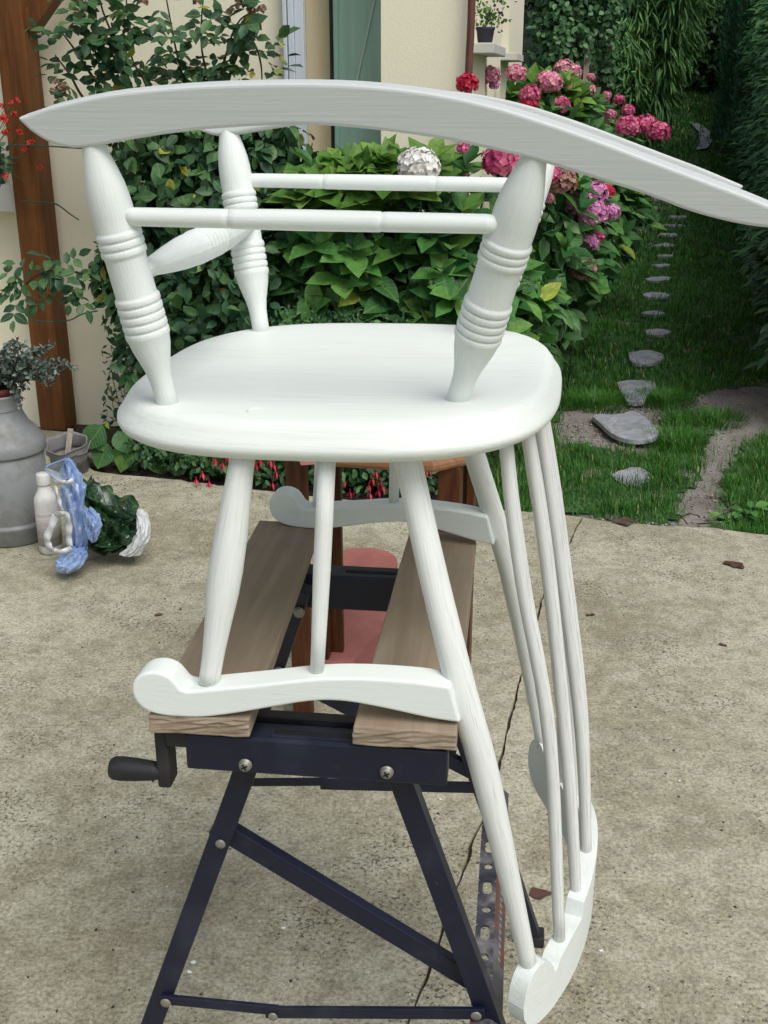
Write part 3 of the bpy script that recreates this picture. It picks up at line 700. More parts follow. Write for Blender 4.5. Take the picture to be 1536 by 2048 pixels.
# arms with rounded scroll end; they carry the chair
ab = [(-.086, .8035), (-.118, .808), (-.155, .816), (-.192, .823), (-.217, .825), (-.243, .823), (-.28, .815), (-.319, .806), (-.352, .8005), (-.375, .8), (-.395, .8012), (-.410, .806), (-.420, .815), (-.4245, .828), (-.422, .841), (-.412, .850), (-.398, .8525), (-.385, .848), (-.378, .840), (-.373, .833), (-.366, .8305)]
at_ = [(-.366, .8305), (-.335, .835), (-.292, .841), (-.242, .849), (-.205, .852), (-.168, .852), (-.130, .850), (-.108, .847), (-.0975, .8458)]
ao = [(p[0], p[1]) for p in smooth_list(ab, 3)] + [(p[0], p[1]) for p in smooth_list(at_, 3)][1:]
for sgn in (-1, 1):
    def a3(a, b_, s=sgn):
        w = s * (.2564 - .104 * a - .0170) - (.018 if s > 0 else 0); return L(a, w - .0170, b_)
    prism('armrest', ao, a3, lambda a, b_: (0, .034, 0), 'white_board', chair, .0035, 3)
    def aw(U): return sgn * (.2564 - .104 * U - .0170) - (.018 if sgn > 0 else 0)
    turned('arm_post', L(-.313, sgn * .232, 1.075), L(-.349, aw(-.349), .832),
           [(0, .0125), (.08, .0130), (.2, .0148), (.35, .0168), (.5, .0176), (.6, .0168), (.72, .0142), (.85, .0118), (.95, .0110), (1, .0110)], 'white_turned_mid', chair)
    turned('arm_spindle', L(-.227, sgn * .236, 1.075), L(-.236, aw(-.236), .845),
           [(0, .0088), (.3, .0090), (.5, .0090), (.8, .0078), (1, .0072)], 'white_turned_mid', chair)
    # back post, running from the seat past the arm to the crest
    P = smooth_path([L(-.157, sgn * .188, 1.075), L(-.126, sgn * .215, .96), L(-.087, sgn * .243, .827), L(-.063, sgn * .246, .745), L(-.034, sgn * .243, .620), L(-.001, sgn * .234, .466)], 6)
    n = len(P); rr = [float(np.interp(i / (n - 1), [0, .25, .45, .65, .85, 1], [.0140, .0150, .0160, .0150, .0118, .0098])) for i in range(n)]
    tube('back_post', P, rr, 'white_turned_mid', chair, 22)
# back spindles
for sgn in (-1, 1):
    for w0, w1, us, zz in ((.150, .165, (-.058, -.047, -.030, .006, .033), (1.078, 1.00, .905, .727, .445)),
                           (.090, .100, (-.040, -.020, .002, .034, .051), (1.078, .98, .85, .62, .463)),
                           (.030, .035, (-.030, -.010, .012, .045, .063), (1.078, .98, .86, .66, .478))):
        P = smooth_path([L(us[i], sgn * (w0 + (w1 - w0) * i / 4), zz[i]) for i in range(5)], 6); n = len(P)
        rr = [float(np.interp(i / (n - 1), [0, .3, .7, 1], [.0074, .0084, .0082, .0070])) for i in range(n)]
        tube('back_spindle', P, rr, 'white_turned_thin', chair, 16)
# crest rail
half = [(0, .492), (.03, .4905), (.06, .487), (.09, .481), (.118, .477), (.1215, .466), (.124, .457), (.132, .4565), (.15, .458), (.17, .455), (.186, .451), (.194, .441), (.199, .440), (.204, .453), (.213, .468), (.224, .477), (.235, .480), (.245, .476), (.252, .468), (.257, .454), (.259, .437), (.257, .420), (.251, .406), (.242, .396), (.228, .389), (.20, .385), (.15, .385), (.1, .389), (.05, .395), (0, .399)]
co = half + [(-a, b_) for a, b_ in half[-2:0:-1]]
def c3(a, b_): return L(.066 - 1.2 * a * a - .0105, a, b_)
# the board is built as strips so that its faces follow the curve
ns = 60; ws = [-.259 + .518 * i / ns for i in range(ns + 1)]
up = [p for p in half if True]
topc = sorted([(a, b_) for a, b_ in half[:21]] + [(-a, b_) for a, b_ in half[1:21]]); botc = sorted([(a, b_) for a, b_ in half[20:]] + [(-a, b_) for a, b_ in half[20:-1]])
wsx = sorted(set([round(a, 4) for a, _ in topc] + [round(x, 4) for x in ws]))
v, f = [], []
for w in wsx:
    zt = float(np.interp(w, [a for a, _ in topc], [b_ for _, b_ in topc])); zb = float(np.interp(w, [a for a, _ in botc], [b_ for _, b_ in botc]))
    uc = .066 - 1.2 * w * w; sl_ = -2.4 * w; nn = 1 / math.sqrt(1 + sl_ * sl_); du, dw = .011 * nn, -.011 * nn * sl_
    v += [L(uc - du, w - dw, zb), L(uc + du, w + dw, zb), L(uc + du, w + dw, zt), L(uc - du, w - dw, zt)]
for i in range(len(wsx) - 1):
    for j in range(4): f.append((i * 4 + j, i * 4 + (j + 1) % 4, i * 4 + 4 + (j + 1) % 4, i * 4 + 4 + j))
f += [(3, 2, 1, 0), tuple(len(v) - 4 + j for j in range(4))]
cr = mesh_obj('crest_rail', v, f, 'white_crest', chair)
bm = bmesh.new(); bm.from_mesh(cr.data); bmesh.ops.recalc_face_normals(bm, faces=bm.faces); bm.to_mesh(cr.data); bm.free()
bevel(cr, .0028, 3, 50); shade_auto(cr, 40)

# ================================================================= WORKBENCH
BY = R(6.8)
bu = np.array([math.cos(BY), -math.sin(BY), 0]); bvv = np.array([math.sin(BY), math.cos(BY), 0]); B0 = np.array([-.085, 1.005, 0])
bench = thing('workbench', B0, -BY, 'folding workbench with two weathered wooden jaws on a navy steel frame, under the white chair', 'workbench')
def plank(pts, name='wooden_jaw', z0=.7785, z1=.8):
    v = [(x, y, z0) for x, y in pts] + [(x, y, z1) for x, y in pts]
    # keep local y along the grain
    o = mesh_obj(name, v, BOXF, 'jaw_wood', bench)
    bm = bmesh.new(); bm.from_mesh(o.data); bmesh.ops.subdivide_edges(bm, edges=bm.edges, cuts=6, use_grid_fill=True)
    for vv in bm.verts: vv.co += Vector((rng.normal() * .0006, rng.normal() * .0008, rng.normal() * .0003))
    bm.to_mesh(o.data); bm.free(); bevel(o, .0022, 2, 50); return o
plank([(-.163, -.002), (-.056, .001), (-.078, .559), (-.170, .560)])
plank([(.053, .001), (.160, .001), (.157, .540), (.059, .551)])
# near cross rail (channel) with its slot
def channel(y0, y1, za, zb):
    rl = box('cross_rail', -.128, .151, y0, y1, za, zb, 'navy_metal', bench, .003)
    return rl
rl = channel(.006, .040, .731, .7745)
box('slot', -.034, .072, .018, .026, .7740, .7751, 'slot_dark', rl)
box('slot_lip', -.036, .074, .0125, .0175, .7735, .7755, 'navy_metal', rl, .0008)
rl2 = channel(.478, .520, .697, .7505)
box('rail_packing', -.128, .151, .484, .514, .758, .7782, 'black_metal', bench) if False else None
box('slot', -.03, .06, .494, .502, .750, .7512, 'slot_dark', rl2)
def bolt(p, axis=(0, -1, 0), r=.0072, h=.006, parent=bench, cross=True):
    ax = Vector(axis).normalized(); q = ax.to_track_quat('Z', 'Y').to_matrix().to_4x4(); M_ = Matrix.Translation(p) @ q
    o = lathe('bolt', [(r * 1.15, 0), (r * 1.15, h * .25), (r, h * .3), (r * .97, h * .75), (r * .8, h), (0.0001, h)], 'bolt_metal', parent, 18)
    o.matrix_local = M_
    if cross:
        a = box('cross_slot', -r * .6, r * .6, -.0009, .0009, h - .0003, h + .0004, 'slot_dark', o); b2 = box('cross_slot', -.0009, .0009, -r * .6, r * .6, h - .0002, h + .0005, 'slot_dark', o)
        a.rotation_euler = b2.rotation_euler = (0, 0, .5)
    return o
def rivet(p, r=.0062):
    o = lathe('rivet', [(r, 0), (r * .9, .0012), (r * .4, .0018), (.0001, .0019)], 'bolt_metal', bench, 16); o.matrix_local = Matrix.Translation(p) @ Matrix.Rotation(R(90), 4, 'X'); return o
bolt((-.063, .0055, .7425), r=.0064); bolt((.088, .0055, .7455), r=.0064)
box('jaw_runner', -.150, .158, .045, .060, .745, .7782, 'black_metal', bench, .001)
# legs: steel channels (web towards the camera, two flanges)
def leg(a, b_, w=.0255, d=.022, side=(0, 1, 0)):
    o = bar('leg', a, b_, w, d, 'navy_metal', bench, side, .0012); return o
leg((-.060, .052, .748), (-.322, .046, .012)); leg((.086, .052, .748), (.330, .046, .012))
leg((-.082, .440, .748), (-.335, .600, .012)); leg((.075, .440, .748), (.278, .612, .012))
for fx, fy in ((-.324, .046), (.332, .046), (-.337, .602), (.280, .614)): box('rubber_foot', fx - .016, fx + .016, fy - .016, fy + .016, 0, .022, 'black_plastic', bench, .003)
def nf(u_, z_, off=0.0):   # point on the near frame plane
    return (u_, .041 - .006 * (.748 - z_) / .736 - off, z_)
def ff(u_, z_, off=0.0): return (u_, .44 + .165 * (.748 - z_) / .736 - off, z_)
rivet(nf(-.106, .611, 0.0005)); rivet(nf(-.184, .378, .007), .0068); rivet(nf(.190, .402, .007), .0068); rivet(nf(-.052, .374, .0085), .006)
bar('diagonal_brace', nf(-.118, .622, -.022), nf(.185, .428, -.022), .024, .014, 'navy_metal', bench, (0, 1, 0), .001)
bar('stretcher', nf(-.190, .380, .003), nf(-.045, .379, .003), .0125, .006, 'navy_metal', bench); bar('stretcher', nf(-.062, .376, .0045), nf(.200, .405, .0045), .0150, .006, 'navy_metal', bench)
bar('stretcher', ff(-.200, .352), ff(-.068, .366), .013, .006, 'navy_metal', bench); bar('stretcher', ff(-.080, .363, .004), ff(.185, .380, .004), .0185, .006, 'navy_metal', bench)
bar('diagonal_brace', ff(-.075, .558), ff(.180, .400), .022, .014, 'navy_metal', bench, (0, 1, 0), .001)
for u_, z_ in ((-.088, .712), (-.126, .600)): bolt((u_, ff(0, z_)[1] - .0145, z_), cross=False)
# perforated step between the right-hand legs
sz0, sz1 = .352, .392
step = mesh_obj('step', [(0, 0, 0)], [], None, bench) if False else None
y0, y1 = -.02, .505; xa, xb = .183, .207
xs_ = [xa, xa + .0065, xb - .0055, xb]
cells = []; y = y0; k = 0
ys_ = [y0]; holes = []
y = y0 + .012
while y < y1 - .03:
    h_ = .028 if k % 2 == 0 else .013; holes.append((y, y + h_)); y += h_ + .0235; k += 1
v, f = [], []
def quadp(a, b_, c_, d_): v.extend([a, b_, c_, d_]); n = len(v); f.append((n - 4, n - 3, n - 2, n - 1))
def plate(z, flip):
    prev = y0
    for (h0, h1) in holes + [(y1, y1)]:
        quadp((xa, prev, z), (xb, prev, z), (xb, h0, z), (xa, h0, z))
        if h0 < y1:
            # rounded opening: ring between rectangle and rounded outline
            cx, cy = (xs_[1] + xs_[2]) / 2, (h0 + h1) / 2; hx, hy = (xs_[2] - xs_[1]) / 2, (h1 - h0) / 2
            nseg = 24; inn, out = [], []
            for i in range(nseg):
                t = 2 * math.pi * (i + .5) / nseg; ca, sa = math.cos(t), math.sin(t)
                n_ = 3.5 if hy > hx * 1.3 else 2.2
                inn.append((cx + hx * math.copysign(abs(ca) ** (2 / n_), ca), cy + hy * math.copysign(abs(sa) ** (2 / n_), sa), z))
                m_ = max(abs(ca) , abs(sa)); ex = (xb - xa) / 2; out.append(((xa + xb) / 2 + ex * max(-1, min(1, ca / m_)), cy + hy * max(-1, min(1, sa / m_)), z))
            for i in range(nseg):
                j = (i + 1) % nseg; quadp(out[i], out[j], inn[j], inn[i])
                quadp(inn[i], inn[j], (inn[j][0], inn[j][1], z - .0035), (inn[i][0], inn[i][1], z - .0035))
        prev = h1
plate(sz1, 0)
quadp((xa, y0, sz1), (xa, y1, sz1), (xa, y1, sz0 + .02), (xa, y0, sz0 + .02))
step = mesh_obj('step', v, f, 'step_metal', bench)
bm = bmesh.new(); bm.from_mesh(step.data); bmesh.ops.remove_doubles(bm, verts=bm.verts, dist=1e-5); bm.to_mesh(step.data); bm.free()
mesh_obj('step_side', [(xb, y0, sz1), (xb + .014, y0, sz1 - .010), (xb + .014, y1, sz1 - .010), (xb, y1, sz1), (xb + .014, y0, sz0), (xb + .014, y1, sz0)], [(0, 1, 2, 3), (1, 4, 5, 2)], 'step_side_metal', bench)
def sfl(t, y, lift=.0005): return (xb + .014 * t + lift * .58, y, sz1 - .010 * t + lift * .8)
st = [(xb + .0022, .13), (xb + .0022, .36)]
sk = mesh_obj('sticker', [sfl(.97, .13), sfl(.97, .25), sfl(.66, .25), sfl(.66, .13)], [(0, 1, 2, 3)], 'sticker_orange', bench)
sk2 = mesh_obj('sticker', [sfl(.36, .175), sfl(.36, .36), sfl(.03, .36), sfl(.03, .175)], [(0, 1, 2, 3)], 'sticker_orange', bench)
v, f = [], []
for i in range(13):                                       # worn slanted lettering, no longer readable
    yy = .135 + i * .0125
    v += [sfl(.62, yy, .001), sfl(.62, yy + .005, .001), sfl(.42, yy + .009, .001), sfl(.42, yy + .004, .001)]; f.append(tuple(range(len(v) - 4, len(v))))
mesh_obj('worn_lettering', v, f, 'print_white', bench)
# crank handle on the left
crank = box('crank_arm', -.164, -.149, .012, .040, .700, .7765, 'black_plastic', bench, .003)
box('crank_bracket', -.150, -.124, .008, .045, .756, .7765, 'black_plastic', bench, .002)
hd = lathe('crank_grip', [(.0001, -.002), (.0105, -.001), (.0130, .003), (.0134, .012), (.0127, .028), (.0107, .047), (.0104, .049), (.0094, .050), (.0094, .056)], 'black_plastic', bench, 26)
hd.matrix_local = Matrix.Translation((-.2170, .020, .7165)) @ Matrix.Rotation(R(90), 4, 'Y')

# ================================================================= SIDE TABLE, PAPER, THINGS ON THE PATIO
TA = R(-11)
tc = (.005, 2.45, 0)
table = thing('side_table', tc, TA, 'octagonal brown wooden side table behind the workbench', 'table')
oct_ = [(-.14, -.215), (.14, -.215), (.225, -.13), (.225, .13), (.14, .215), (-.14, .215), (-.225, .13), (-.225, -.13)]
def sc8(k): return [(x * k, y * k) for x, y in oct_]
v, f = [], []
for k, z in ((.93, .655), (.985, .657), (1.0, .664), (1.0, .672), (.985, .680), (.975, .683), (.96, .6835), (.955, .688), (.955, .692)):
    v += [(x, y, z) for x, y in sc8(k)]
for i in range(8):
    for j in range(8): f.append((i * 8 + j, i * 8 + (j + 1) % 8, i * 8 + 8 + (j + 1) % 8, i * 8 + 8 + j))
f += [tuple(range(8))[::-1], tuple(64 + j for j in range(8))]
mesh_obj('table_top', v, f, 'table_top_wood', table)
def tl(x, y):   # world xy -> table local
    d = np.array([x - tc[0], y - tc[1]]); c_, s_ = math.cos(TA), math.sin(TA); return d[0] * c_ + d[1] * s_, -d[0] * s_ + d[1] * c_
for sx, sy in ((-1, -1), (1, -1), (1, 1), (-1, 1)):
    cx, cy = sx * .168, sy * .160
    for k in range(2):        # each leg is an L of two boards
        if k == 0: box('leg', cx - .024, cx + .024, cy - sy * .0 - .009, cy + .009, 0, .656, 'table_wood', table, .002)
        else: box('leg_return', cx + sx * .024 - .009 * (1 + sx), cx + sx * .024 + .009 * (1 - sx), cy + (.0092 if sy < 0 else -.046), cy + (.046 if sy < 0 else -.0092), 0, .655, 'table_wood', table, .002)
box('apron', -.144, .144, -.168, -.154, .600, .6555, 'table_wood', table, .002) if False else None
# sandpaper sheet hanging over the front edge of the table
a0 = atz(640, 905, .693); lx, ly = tl(a0[0], a0[1])
tp_ = tl(*atp(672, 925, np.array([0, 2.21, 0]), np.array([.19, .98, 0]))[:2])
pts = [(-.155, -.216), (-.125, -.16), (-.04, -.17), (-.05, -.2155), (-.088, -.226), (-.14, -.226)]
pz = [.694, .694, .694, .690, .668, .660]
R_ = Matrix.Rotation(TA, 3, 'Z')
ss = thing('sandpaper_sheet', (tc[0], tc[1], .692), TA, 'small pink sandpaper sheet lying on the table edge and bending over it', 'sandpaper')
v = [(x, y, z - .692) for (x, y), z in zip(pts, pz)]; v.append((-.09, -.205, .0025))
mesh_obj('sheet', v, [(0, 6, 1), (1, 6, 2), (2, 6, 3), (3, 6, 4), (4, 6, 5), (5, 6, 0)], 'pink_paper', ss).modifiers.new('s', 'SOLIDIFY').thickness = .0008
# roll of sandpaper standing on end with its loose tail running towards the camera
rc_ = atz(726, 1121, .115)
roll = thing('sandpaper_roll', (rc_[0], rc_[1], 0), 0, 'pink sandpaper roll standing on end on the concrete under the far crossrail', 'sandpaper')
lathe('paper_roll', [(.036, .0), (.1, .0), (.1, .1125), (.0985, .115), (.036, .115)], 'pink_paper', roll, 64)
bpy.data.objects['paper_roll'].data.polygons.foreach_set('use_smooth', [False] * len(bpy.data.objects['paper_roll'].data.polygons))
lathe('cardboard_core', [(.036, .004), (.036, .1145), (.032, .1145), (.032, .004), (.0001, .004)], 'paper_core', roll, 40)
P0 = [atz(x, y, z) for x, y, z in ((600, 1210, .02), (790, 1200, .02), (775, 1330, .006), (585, 1338, .006))]
tailv, tf = [], []
nx_, ny_ = 14, 10
for j in range(ny_ + 1):
    for i in range(nx_ + 1):
        s_, t_ = i / nx_, j / ny_
        p = (P0[0] * (1 - s_) + P0[1] * s_) * (1 - t_) + (P0[3] * (1 - s_) + P0[2] * s_) * t_
        p = p + np.array([0, 0, .012 * math.sin(t_ * 3.1) * math.sin(s_ * 2.4) + .008 * max(0, s_ * 1.2 + t_ - 1.3)])
        tailv.append(tuple(p - np.array([rc_[0], rc_[1], 0])))
for j in range(ny_):
    for i in range(nx_): q = j * (nx_ + 1) + i; tf.append((q, q + 1, q + nx_ + 2, q + nx_ + 1))
mesh_obj('loose_tail', tailv, tf, 'pink_paper', roll, smooth=True).modifiers.new('s', 'SOLIDIFY').thickness = .001
c1, c2, c3_ = atz(697, 1322, .010), atz(765, 1262, .03), atz(752, 1332, .022)
fl = mesh_obj('folded_corner', [tuple(c - np.array([rc_[0], rc_[1], 0])) for c in (c1, c2, c3_)], [(0, 1, 2)], 'pink_paper', roll); fl.modifiers.new('s', 'SOLIDIFY').thickness = .001

# milk churn
cf = atz(20, 1097, 0); CR = .128; chy = cf[1] + CR
cx_ = aty(20, 1000, chy)[0]
churn = thing('milk_churn', (cx_, chy, 0), 0, 'dull grey metal milk churn used as a planter, cut by the left edge', 'milk churn')
def zf(y, r): return float(aty(20, y, chy - r)[2])
zr = zf(1062, CR); zb0 = zf(922, CR); zb1 = zf(900, CR); zn0 = zf(846, .078); zn1 = zf(800, .072)
prof = [(.122, 0), (CR + .002, .006), (CR + .002, zr - .012), (CR + .007, zr - .005), (CR + .007, zr + .005), (CR - .002, zr + .008), (CR - .001, zr + .012), (CR - .001, zb0 - .009), (CR - .005, zb0 - .004), (CR + .006, zb0 - .001), (CR + .007, zb0 + .004), (CR + .007, zb1 - .006), (CR + .002, zb1 + .002), (CR - .006, zb1 + .012),
        (.112, zb1 + .030), (.092, zb1 + .050), (.078, zn0 + .004), (.072, zn0 + .02), (.070, zn1 - .02), (.074, zn1 - .004), (.077, zn1 + .004), (.071, zn1 + .004), (.066, zn1 - .02), (.066, zn1 - .08), (.0001, zn1 - .08)]
lathe('churn_body', prof, 'milk_metal', churn, 48)
hx = [(.08, 0, zn0 + .03), (.125, 0, zn0 + .025), (.135, 0, zn0 - .01), (.118, 0, zb1 + .028)]
tube('handle', smooth_path([(-x, -.02, z) for x, y, z in hx], 5), .007, 'milk_metal', churn, 10)
tube('neck_wire', [(.0735 * math.cos(a), .0735 * math.sin(a), zn0 + .03) for a in np.linspace(0, 2 * math.pi, 30)], .0016, 'milk_metal', churn, 6)
CH_TOP = zn1; CH_XY = (cx_, chy)

# bucket behind it, leaning back
bc = atz(143, 945, 0); bc[1] += .02
bucket = thing('zinc_bucket', (bc[0], bc[1] + .0, 0.002), 0, 'old dark zinc bucket with torn rim behind the milk churn', 'bucket')
zt_ = float(aty(143, 882, bc[1])[2])
bk = lathe('bucket_shell', [(.058, .0), (.062, .004), (.066, .06), (.071, .062), (.066, .066), (.074, zt_ * .8), (.079, zt_ * .83), (.075, zt_ * .86), (.078, zt_), (.082, zt_ + .004), (.079, zt_ + .007), (.074, zt_ - .002), (.068, .07), (.060, .01), (.0001, .01)], 'zinc', bucket, 40)
bk.rotation_euler = (R(14), R(-4), 0)
me = bk.data
for vv in me.vertices:
    a = math.atan2(vv.co.y, vv.co.x); vv.co.x *= 1 + .04 * math.sin(2 * a + 1); vv.co.y *= 1 + .03 * math.sin(3 * a); vv.co.z += .004 * math.sin(5 * a) * (vv.co.z / zt_)
bail = tube('bail', smooth_path([(.080, 0, zt_), (.07, -.06, zt_ - .03), (0, -.088, zt_ - .035), (-.07, -.06, zt_ - .03), (-.080, 0, zt_)], 5), .002, 'zinc', bucket, 6)
lath = thing('wooden_lath', (bc[0] - .01, bc[1] + .005, .02), 0, 'short flat wooden lath standing slanted in the zinc bucket', 'lath')
bar('lath_board', (-.01, -.02, .0), (.004, .045, zt_ + .015), .022, .005, 'lath_wood', lath, (0, 1, 0), .001)
# white bottle
bo = atz(97, 1112, 0); br = .0375; bo[1] += br
bottle = thing('white_bottle', (bo[0], bo[1], 0), .3, 'white plastic bottle with ribbed screw cap beside the milk churn', 'bottle')
bz_ = lambda y: float(aty(97, y, bo[1] - br)[2])
zc0, zc1, zs_ = bz_(977), bz_(953), bz_(1003)
lathe('bottle_body', [(.030, 0), (br - .003, .003), (br, .010), (br, zs_ - .012), (br - .002, zs_ + .002), (br - .008, zs_ + .014), (.024, zs_ + .024), (.019, zc0 - .003), (.019, zc0 + .005)], 'bottle_plastic', bottle, 36)
lathe('label', [(br + .0004, .03), (br + .0004, zs_ - .045)], 'bottle_label', bottle, 36)
capv = []
cap = lathe('screw_cap', [(.0215, zc0 + .001), (.0225, zc0 + .004), (.0225, zc1 - .006), (.0205, zc1 - .002), (.0001, zc1 - .001)], 'bottle_plastic', bottle, 60)
for i, vv in enumerate(cap.data.vertices):
    if i // 60 in (1, 2) and i % 2: vv.co.x *= .955; vv.co.y *= .955

# crumpled bags
from mathutils import noise as mn
def crumple(name, rows, Y0, depth, mat, parent, org, seg=72, amp=.01, fr=14, sub=9, seed=0.0, Yslope=0.0):
    rr = []
    for (a, b_) in zip(rows[:-1], rows[1:]):
        for k in range(sub): t = k / sub; rr.append(tuple(a[i] + (b_[i] - a[i]) * t for i in range(3)))
    rr.append(rows[-1])
    v, f = [], []; n = len(rr)
    for k, (y, xl_, xr_) in enumerate(rr):
        Yk = Y0 + Yslope * (k / (n - 1)); A = aty(xl_, y, Yk); B = aty(xr_, y, Yk); c_ = (A + B) / 2; hw = (B[0] - A[0]) / 2
        ev = 0.35 + .65 * math.sin(math.pi * min(1, max(0.06, (k + .8) / n)))
        for j in range(seg):
            t = 2 * math.pi * j / seg
            p = Vector((c_[0] + hw * math.cos(t), c_[1] - depth * ev * math.sin(t), c_[2]))
            q = p * fr + Vector((seed, seed, seed)); w_ = mn.noise(q * .6) * 2.2; u1 = t * 2.6 + k * .07 + w_ + seed; u2 = -t * 3.7 + k * .13 + 1.7 * mn.noise(q * .9 + Vector((9, 1, 2))); tri = lambda a: abs((a / 1.5708) % 2 - 1); d = .42 * tri(u1) + .30 * tri(u2 * 1.3) + .16 * mn.voronoi(q * 2.6)[0][0]; d2 = abs(mn.noise(q * .8 + Vector((4, 5, 6))))
            p += Vector((math.cos(t) * .6, -math.sin(t), .3)) * (amp * (1 - 2.2 * d)) ; p.z = max(p.z + amp * (d2 - .3), .002)
            v.append(p - Vector(org))
    for k in range(n - 1):
        for j in range(seg): f.append((k * seg + j, (k + 1) * seg + j, (k + 1) * seg + (j + 1) % seg, k * seg + (j + 1) % seg))
    f += [tuple(range(seg)), tuple((n - 1) * seg + j for j in range(seg))[::-1]]
    o = mesh_obj(name, v, f, mat, parent); shade_auto(o, 16); return o
YB = 3.17
og = (float(aty(140, 1130, YB)[0]), YB, 0)
bag = thing('blue_plastic_bag', og, 0, 'crumpled blue plastic carrier bag with white handles leaning against the white bottle', 'bag')
crumple('bag_film', [(918, 131, 135), (932, 128, 149), (950, 127, 158), (975, 126, 168), (1000, 124, 167), (1030, 134, 168), (1060, 135, 178), (1085, 140, 175), (1102, 146, 171)], YB + .02, .028, 'blue_film', bag, og, amp=.016, fr=22)
crumple('bag_foot', [(1100, 130, 172), (1110, 120, 172), (1122, 114, 170), (1134, 114, 158), (1141, 124, 146)], YB - .03, .05, 'blue_film', bag, og, amp=.014, fr=30, seed=3)
crumple('bag_knot', [(1020, 170, 180), (1032, 170, 197), (1050, 172, 200), (1072, 178, 196), (1082, 184, 190)], YB - .01, .03, 'blue_film', bag, og, amp=.016, fr=30, seed=7)
# open mouth: pale inside bounded by the blue rim
mo = [(92, 935), (133, 918), (137, 955), (128, 962), (113, 958), (103, 948)]
mv = [tuple(aty(x, y, YB + (.03 if i < 2 else .0)) - np.array(og)) for i, (x, y) in enumerate(mo)] + [tuple(aty(116, 942, YB + .06) - np.array(og))]
mesh_obj('bag_mouth', mv, [(i, (i + 1) % 6, 6) for i in range(6)], 'bag_inside', bag, smooth=False)
tube('bag_rim', smooth_path([aty(x, y, YB - .003) - np.array(og) for x, y in [(134, 917), (112, 925), (92, 934), (94, 942), (106, 953), (116, 960), (128, 964)]], 4), .0028, 'blue_film', bag, 8)
def ribbon(name, pts, w, mat, parent, Y, org, wn=None):
    P = smooth_path([aty(x, y, Y + dy) - np.array(org) for x, y, dy in pts], 6); v, f = [], []
    for i, p in enumerate(P):
        t = (P[min(i + 1, len(P) - 1)] - P[max(i - 1, 0)]).normalized(); s_ = t.cross(Vector((0.3 * math.sin(i * .5), 1, .25))).normalized()
        s_ = t.cross(Vector((.15, 1, .3))).normalized(); ww = w * (1 + .10 * math.sin(i * .7)); v += [p - s_ * ww / 2, p + s_ * ww / 2 + Vector((0, .004 * math.sin(i * .8), 0))]
    for i in range(len(P) - 1): f.append((2 * i, 2 * i + 1, 2 * i + 3, 2 * i + 2))
    o = mesh_obj(name, v, f, mat, parent, smooth=True); o.modifiers.new('s', 'SOLIDIFY').thickness = .0008; return o
ribbon('bag_handle', [(110, 966, -.02), (122, 964, -.035), (133, 966, -.035), (146, 961, -.03)], .017, 'white_film', bag, YB - .03, og)
ribbon('bag_handle', [(109, 972, -.02), (114, 988, -.03), (119, 1006, -.03), (124, 1022, -.03)], .013, 'white_film', bag, YB - .03, og)
ribbon('bag_handle', [(112, 1032, -.03), (124, 1026, -.045), (134, 1032, -.04), (138, 1052, -.035), (137, 1072, -.03), (140, 1092, -.03)], .019, 'white_film', bag, YB - .03, og)
ribbon('bag_handle', [(112, 1030, -.03), (103, 1052, -.035), (95, 1072, -.035), (96, 1088, -.035), (106, 1101, -.035), (124, 1104, -.035), (144, 1097, -.03)], .021, 'white_film', bag, YB - .03, og)
# words printed along the bag
def lettering(txt, p, size, rot, mat, parent, name='lettering'):
    cu_ = bpy.data.curves.new(name, 'FONT'); cu_.body = txt; cu_.size = size; cu_.extrude = .0002; cu_.shear = 0.2
    ob = bpy.data.objects.new(name, cu_); COL.objects.link(ob)
    dg = bpy.context.evaluated_depsgraph_get(); me = bpy.data.meshes.new_from_object(ob.evaluated_get(dg)); bpy.data.objects.remove(ob)
    me.materials.clear(); me.materials.append(MAT[mat]); o = bpy.data.objects.new(name, me); COL.objects.link(o); o.parent = parent
    o.matrix_local = Matrix.Translation(Vector(p)) @ rot; return o
lp = aty(153, 1046, YB - .055) - np.array(og)
lettering("l'environnement", lp, .0165, Matrix.Rotation(R(102), 4, 'Y').to_4x4() @ Matrix.Identity(4) if False else (Matrix.Rotation(R(-14), 4, 'Z') @ Matrix.Rotation(R(90), 4, 'X') @ Matrix.Rotation(R(98), 4, 'Z')), 'white_film', bag)
# printed compost bag
og2 = (float(aty(225, 1090, 3.3)[0]), 3.3, 0)
gb = thing('compost_bag', og2, 0, 'flattened dark green printed plastic sack with white edge beside the blue bag', 'bag')
crumple('sack', [(965, 168, 174), (985, 168, 192), (1003, 166, 218), (1016, 164, 258), (1030, 165, 278), (1050, 168, 284), (1072, 172, 282), (1088, 178, 266), (1102, 195, 246)], 3.38, .09, 'printed_bag', gb, og2, seg=110, amp=.042, fr=15, sub=10, seed=11, Yslope=-.13)
crumple('sack_flap', [(1008, 236, 262), (1014, 238, 272), (1024, 243, 273), (1030, 255, 270)], 3.22, .012, 'printed_bag', gb, og2, amp=.006, fr=30, seed=21)
crumple('white_edge', [(1022, 273, 282), (1032, 276, 292), (1048, 277, 298), (1066, 274, 299), (1082, 264, 297), (1096, 252, 288), (1108, 240, 280)], 3.27, .045, 'white_film', gb, og2, amp=.008, fr=26, seed=31, Yslope=-.05)

